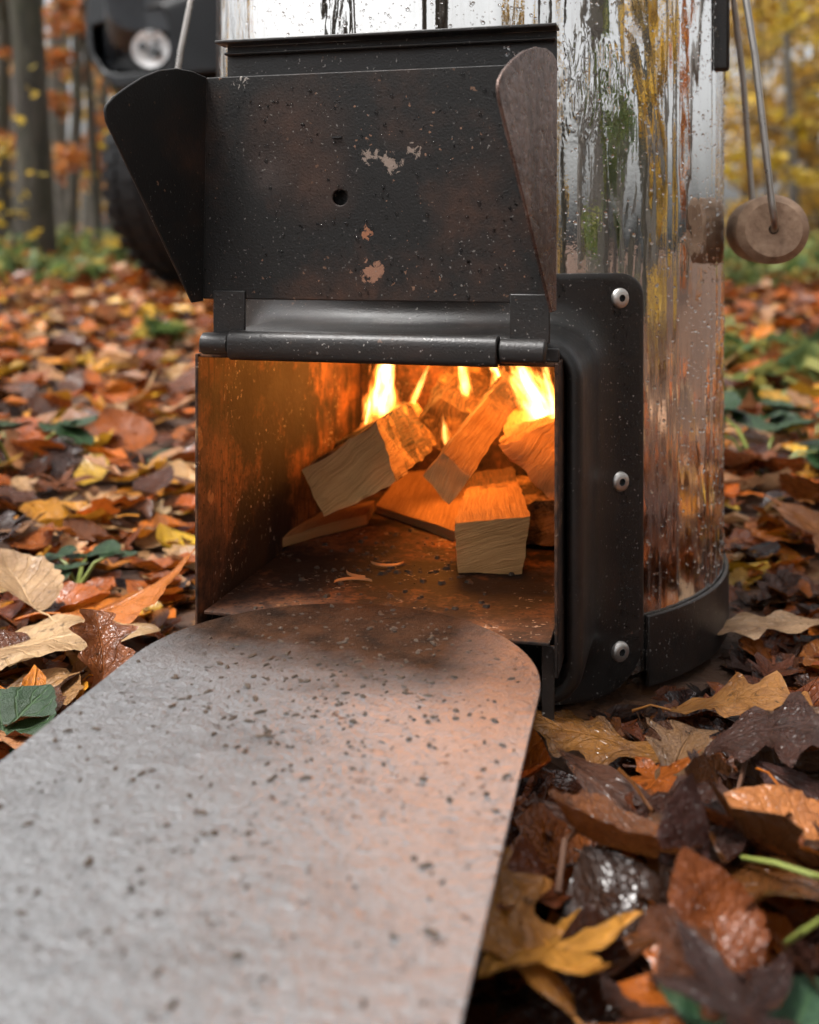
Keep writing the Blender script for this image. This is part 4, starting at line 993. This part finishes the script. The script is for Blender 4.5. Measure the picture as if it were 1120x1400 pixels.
plant(1110, 600, 4, .055, GREEN, 'pale green plant at the edge beyond the drum', 5)

# ------------------------------------------------------------------ car parked behind
plastic = m_simple('textured_black_plastic', (.008, .009, .010), .48, 0, .25, 600, .2, spec=.3)
plastic2 = m_simple('satin_black_plastic', (.006, .007, .0085), .34, 0, .1, 600, .2, spec=.35)
rubber = m_simple('tyre_rubber', (.008, .0085, .0095), .62, 0, .4, 120, .3, spec=.3)
paint = m_simple('dark_car_paint', (.03, .034, .04), .3, .2, coat=.6)
alloy = m_simple('wheel_alloy', (.10, .10, .105), .4, .8)
def m_lens():
    m = M('lamp_glass'); tr = m.n('ShaderNodeBsdfTransparent'); gl = m.n('ShaderNodeBsdfGlossy'); gl.inputs['Roughness'].default_value = .06
    mx = m.n('ShaderNodeMixShader'); mx.inputs[0].default_value = .14
    m.t.links.new(tr.outputs[0], mx.inputs[1]); m.t.links.new(gl.outputs[0], mx.inputs[2]); m.t.links.new(mx.outputs[0], m.out.inputs[0]); return m.m
lensm = m_lens()
refl = m_simple('lamp_reflector', (.90, .91, .92), .4, .15, .3, 60, .05)
CZ = 3.2; cxc = -.125; gcar = .085
car = empty('parked_car', (cxc, CZ, gcar)); tag(car, 'black car front with fog lamp parked behind the stove', 'car')
def cp(px, py, dz=0): p = P(px, py, CZ); return (p.x - cxc, p.z - gcar)
def sweep(x): return .55*max(0, abs(x)-.45)**2*1.6
def mir(pts): return [(-a, b) for a, b in reversed(pts)]
L_out = [cp(*q) for q in ((98, -40), (92, 14), (94, 46), (100, 68), (118, 90), (138, 108), (152, 116), (200, 112), (262, 100), (310, 98))]
outl = L_out + mir(L_out)
rec = [cp(*q) for q in ((104, 22), (150, 16), (216, 6), (226, 24), (229, 60), (226, 88), (214, 95), (150, 94), (128, 88), (108, 60))]
recr = mir(rec)
def dens(pts, n=3): return [(a[0]+(b[0]-a[0])*k/n, a[1]+(b[1]-a[1])*k/n) for a, b in zip(pts, pts[1:]+pts[:1]) for k in range(n)]
me = poly_sheet([dens(outl), dens(rec), dens(recr)], .16, lambda a, b, t_: (a, t_ + sweep(a), b)); bp = finish('bumper', me, plastic2, car, bevel=.008)
for s in (1, -1):
    mm = (lambda pts: pts) if s > 0 else mir
    # recess floor, inner bezel and lamp
    me = poly_sheet([dens(mm(rec))], .01, lambda a, b, t_: (a, .085 + t_ + sweep(a), b)); finish('recess_panel', me, plastic2, bp)
    bez = [cp(*q) for q in ((130, 36), (150, 32), (212, 26), (222, 36), (223, 84), (214, 90), (170, 90), (150, 84), (136, 62))]
    c0 = cp(200, 62); lamp_hole = [(c0[0] + .062*math.cos(-6.283*k/32), c0[1] + .066*math.sin(-6.283*k/32)) for k in range(32)]
    me = poly_sheet([mm(bez), mm(lamp_hole)], .085, lambda a, b, t_: (a, .045 + t_ + sweep(a), b)); fb = finish('lamp_bezel', me, plastic, bp, bevel=.006)
    fin = [cp(*q) for q in ((110, 66), (128, 62), (150, 86), (134, 88))]
    me = poly_sheet([mm(fin)], .08, lambda a, b, t_: (a, .05 + t_ + sweep(a), b)); finish('air_fin', me, plastic2, bp, bevel=.005)
    lx = c0[0] if s > 0 else -c0[0]; ly = sweep(lx)
    fe = empty('fog_lamp', (lx, ly - .012, c0[1])); fe.parent = car
    t = MB(); t.lathe([(.0575, .022), (.054, .026), (.044, .033), (.033, .037), (.02, .040), (.001, .041)], 40, 'y', cap=False); t.build('reflector', refl, fe)
    t = MB(); t.lathe([(.0585, .030), (.058, .024), (.050, .018), (.034, .0155), (.018, .015), (.001, .015)], 40, 'y', cap=False); t.build('lens', lensm, fe)
    for (dx, dz, rr) in ((-.024, .006, .014), (.010, -.010, .017), (.026, -.014, .010), (.016, .018, .009)):
        t = MB(); t.lathe([(rr, .023), (rr*.9, .028), (rr*.5, .032), (.001, .034)], 20, 'y', (dx, 0, dz), cap=False); t.build('bulb_cup', plastic, fe)
    t = MB(); t.lathe([(.0595, .02), (.0625, .024), (.0625, .10), (.0595, .10)], 40, 'y', cap=False); t.build('ring', plastic2, fe)
# wheels, steered
def wheel(x, st):
    e = empty('wheel', (x, .50, .375 + .016)); e.parent = car; e.rotation_euler = (0, 0, R(st))
    prof = [(.235, -.115), (.262, -.128), (.312, -.134), (.348, -.126), (.368, -.106), (.374, -.07), (.375, 0), (.374, .07), (.368, .106), (.348, .126), (.312, .134), (.262, .128), (.235, .115)]
    t = MB(); t.lathe(prof, 72, 'x', cap=False)
    tb = random.Random(2)
    t.build('tyre', rubber, e)
    t = MB()
    for k in range(40):
        a = 6.283*k/40
        for (xa, xb) in ((-.112, -.055), (.055, .112), (-.03, .03)):
            ring = []
            for (aa, rr) in ((a, .3735), (a+.10, .3735), (a+.10, .3815), (a, .3815)): ring.append((aa, rr))
            t.loft([[(xx, rr*math.cos(aa), rr*math.sin(aa)) for aa, rr in ring] for xx in (xa, xb)], True, True, True)
    t.build('tread_blocks', rubber, e, smooth=False)['kind'] = 'stuff'
    t = MB(); t.lathe([(.237, -.11), (.225, -.10), (.215, -.03), (.06, -.06), (.03, -.085), (.001, -.086)], 48, 'x', cap=False); t.lathe([(.237, .11), (.225, .10), (.215, .03), (.06, .0), (.001, 0)], 48, 'x', cap=False); t.build('rim', alloy, e)
wheel(-.575, -30); wheel(.70, -34)
# the rest of the front, hidden behind the stove from here
t = MB()
secs = []
for (y, hw, zb, zt) in ((.05, .80, .80, 1.10), (.25, .86, .62, 1.16), (.9, .90, .60, 1.22), (1.5, .90, .45, 1.25), (3.6, .90, .45, 1.24), (4.3, .84, .55, 1.18)):
    secs.append([(a, y, b) for a, b in rrect(-hw, hw, zb, zt, .09, 4)])
t.loft(secs, True, True, True); t.build('body_shell', paint, car)
t = MB(); secs = []
for (z, y0, y1, hw) in ((1.22, 1.35, 4.2, .84), (1.72, 2.05, 3.9, .68), (1.76, 2.2, 3.75, .62)):
    secs.append([(a, b, z) for a, b in rrect(-hw, hw, y0, y1, .12, 4)])
t.loft(secs, True, True, True); t.build('cabin', paint, car)
gls = m_simple('car_glass', (.02, .025, .03), .08)
me = poly_sheet([[(-.72, 0), (.72, 0), (.60, 1), (-.60, 1)]], .01, lambda a, b, t_: (a, 1.40 + .62*b - t_, 1.27 + .42*b)); finish('windscreen', me, gls, car, smooth=False)
t = MB(); t.box(-.42, .42, .0, .06, .86, 1.06); gr = t.build('grille', plastic, car, bevel=.02)
for k in range(5): t = MB(); t.box(-.40, .40, -.012, .002, .88+.037*k, .896+.037*k); t.build('grille_bar', plastic2, gr, bevel=.003)
for s in (1, -1):
    t = MB(); t.box(min(s*.46, s*.82), max(s*.46, s*.82), .02, .14, .93, 1.06); t.build('headlight', refl, car, bevel=.03)
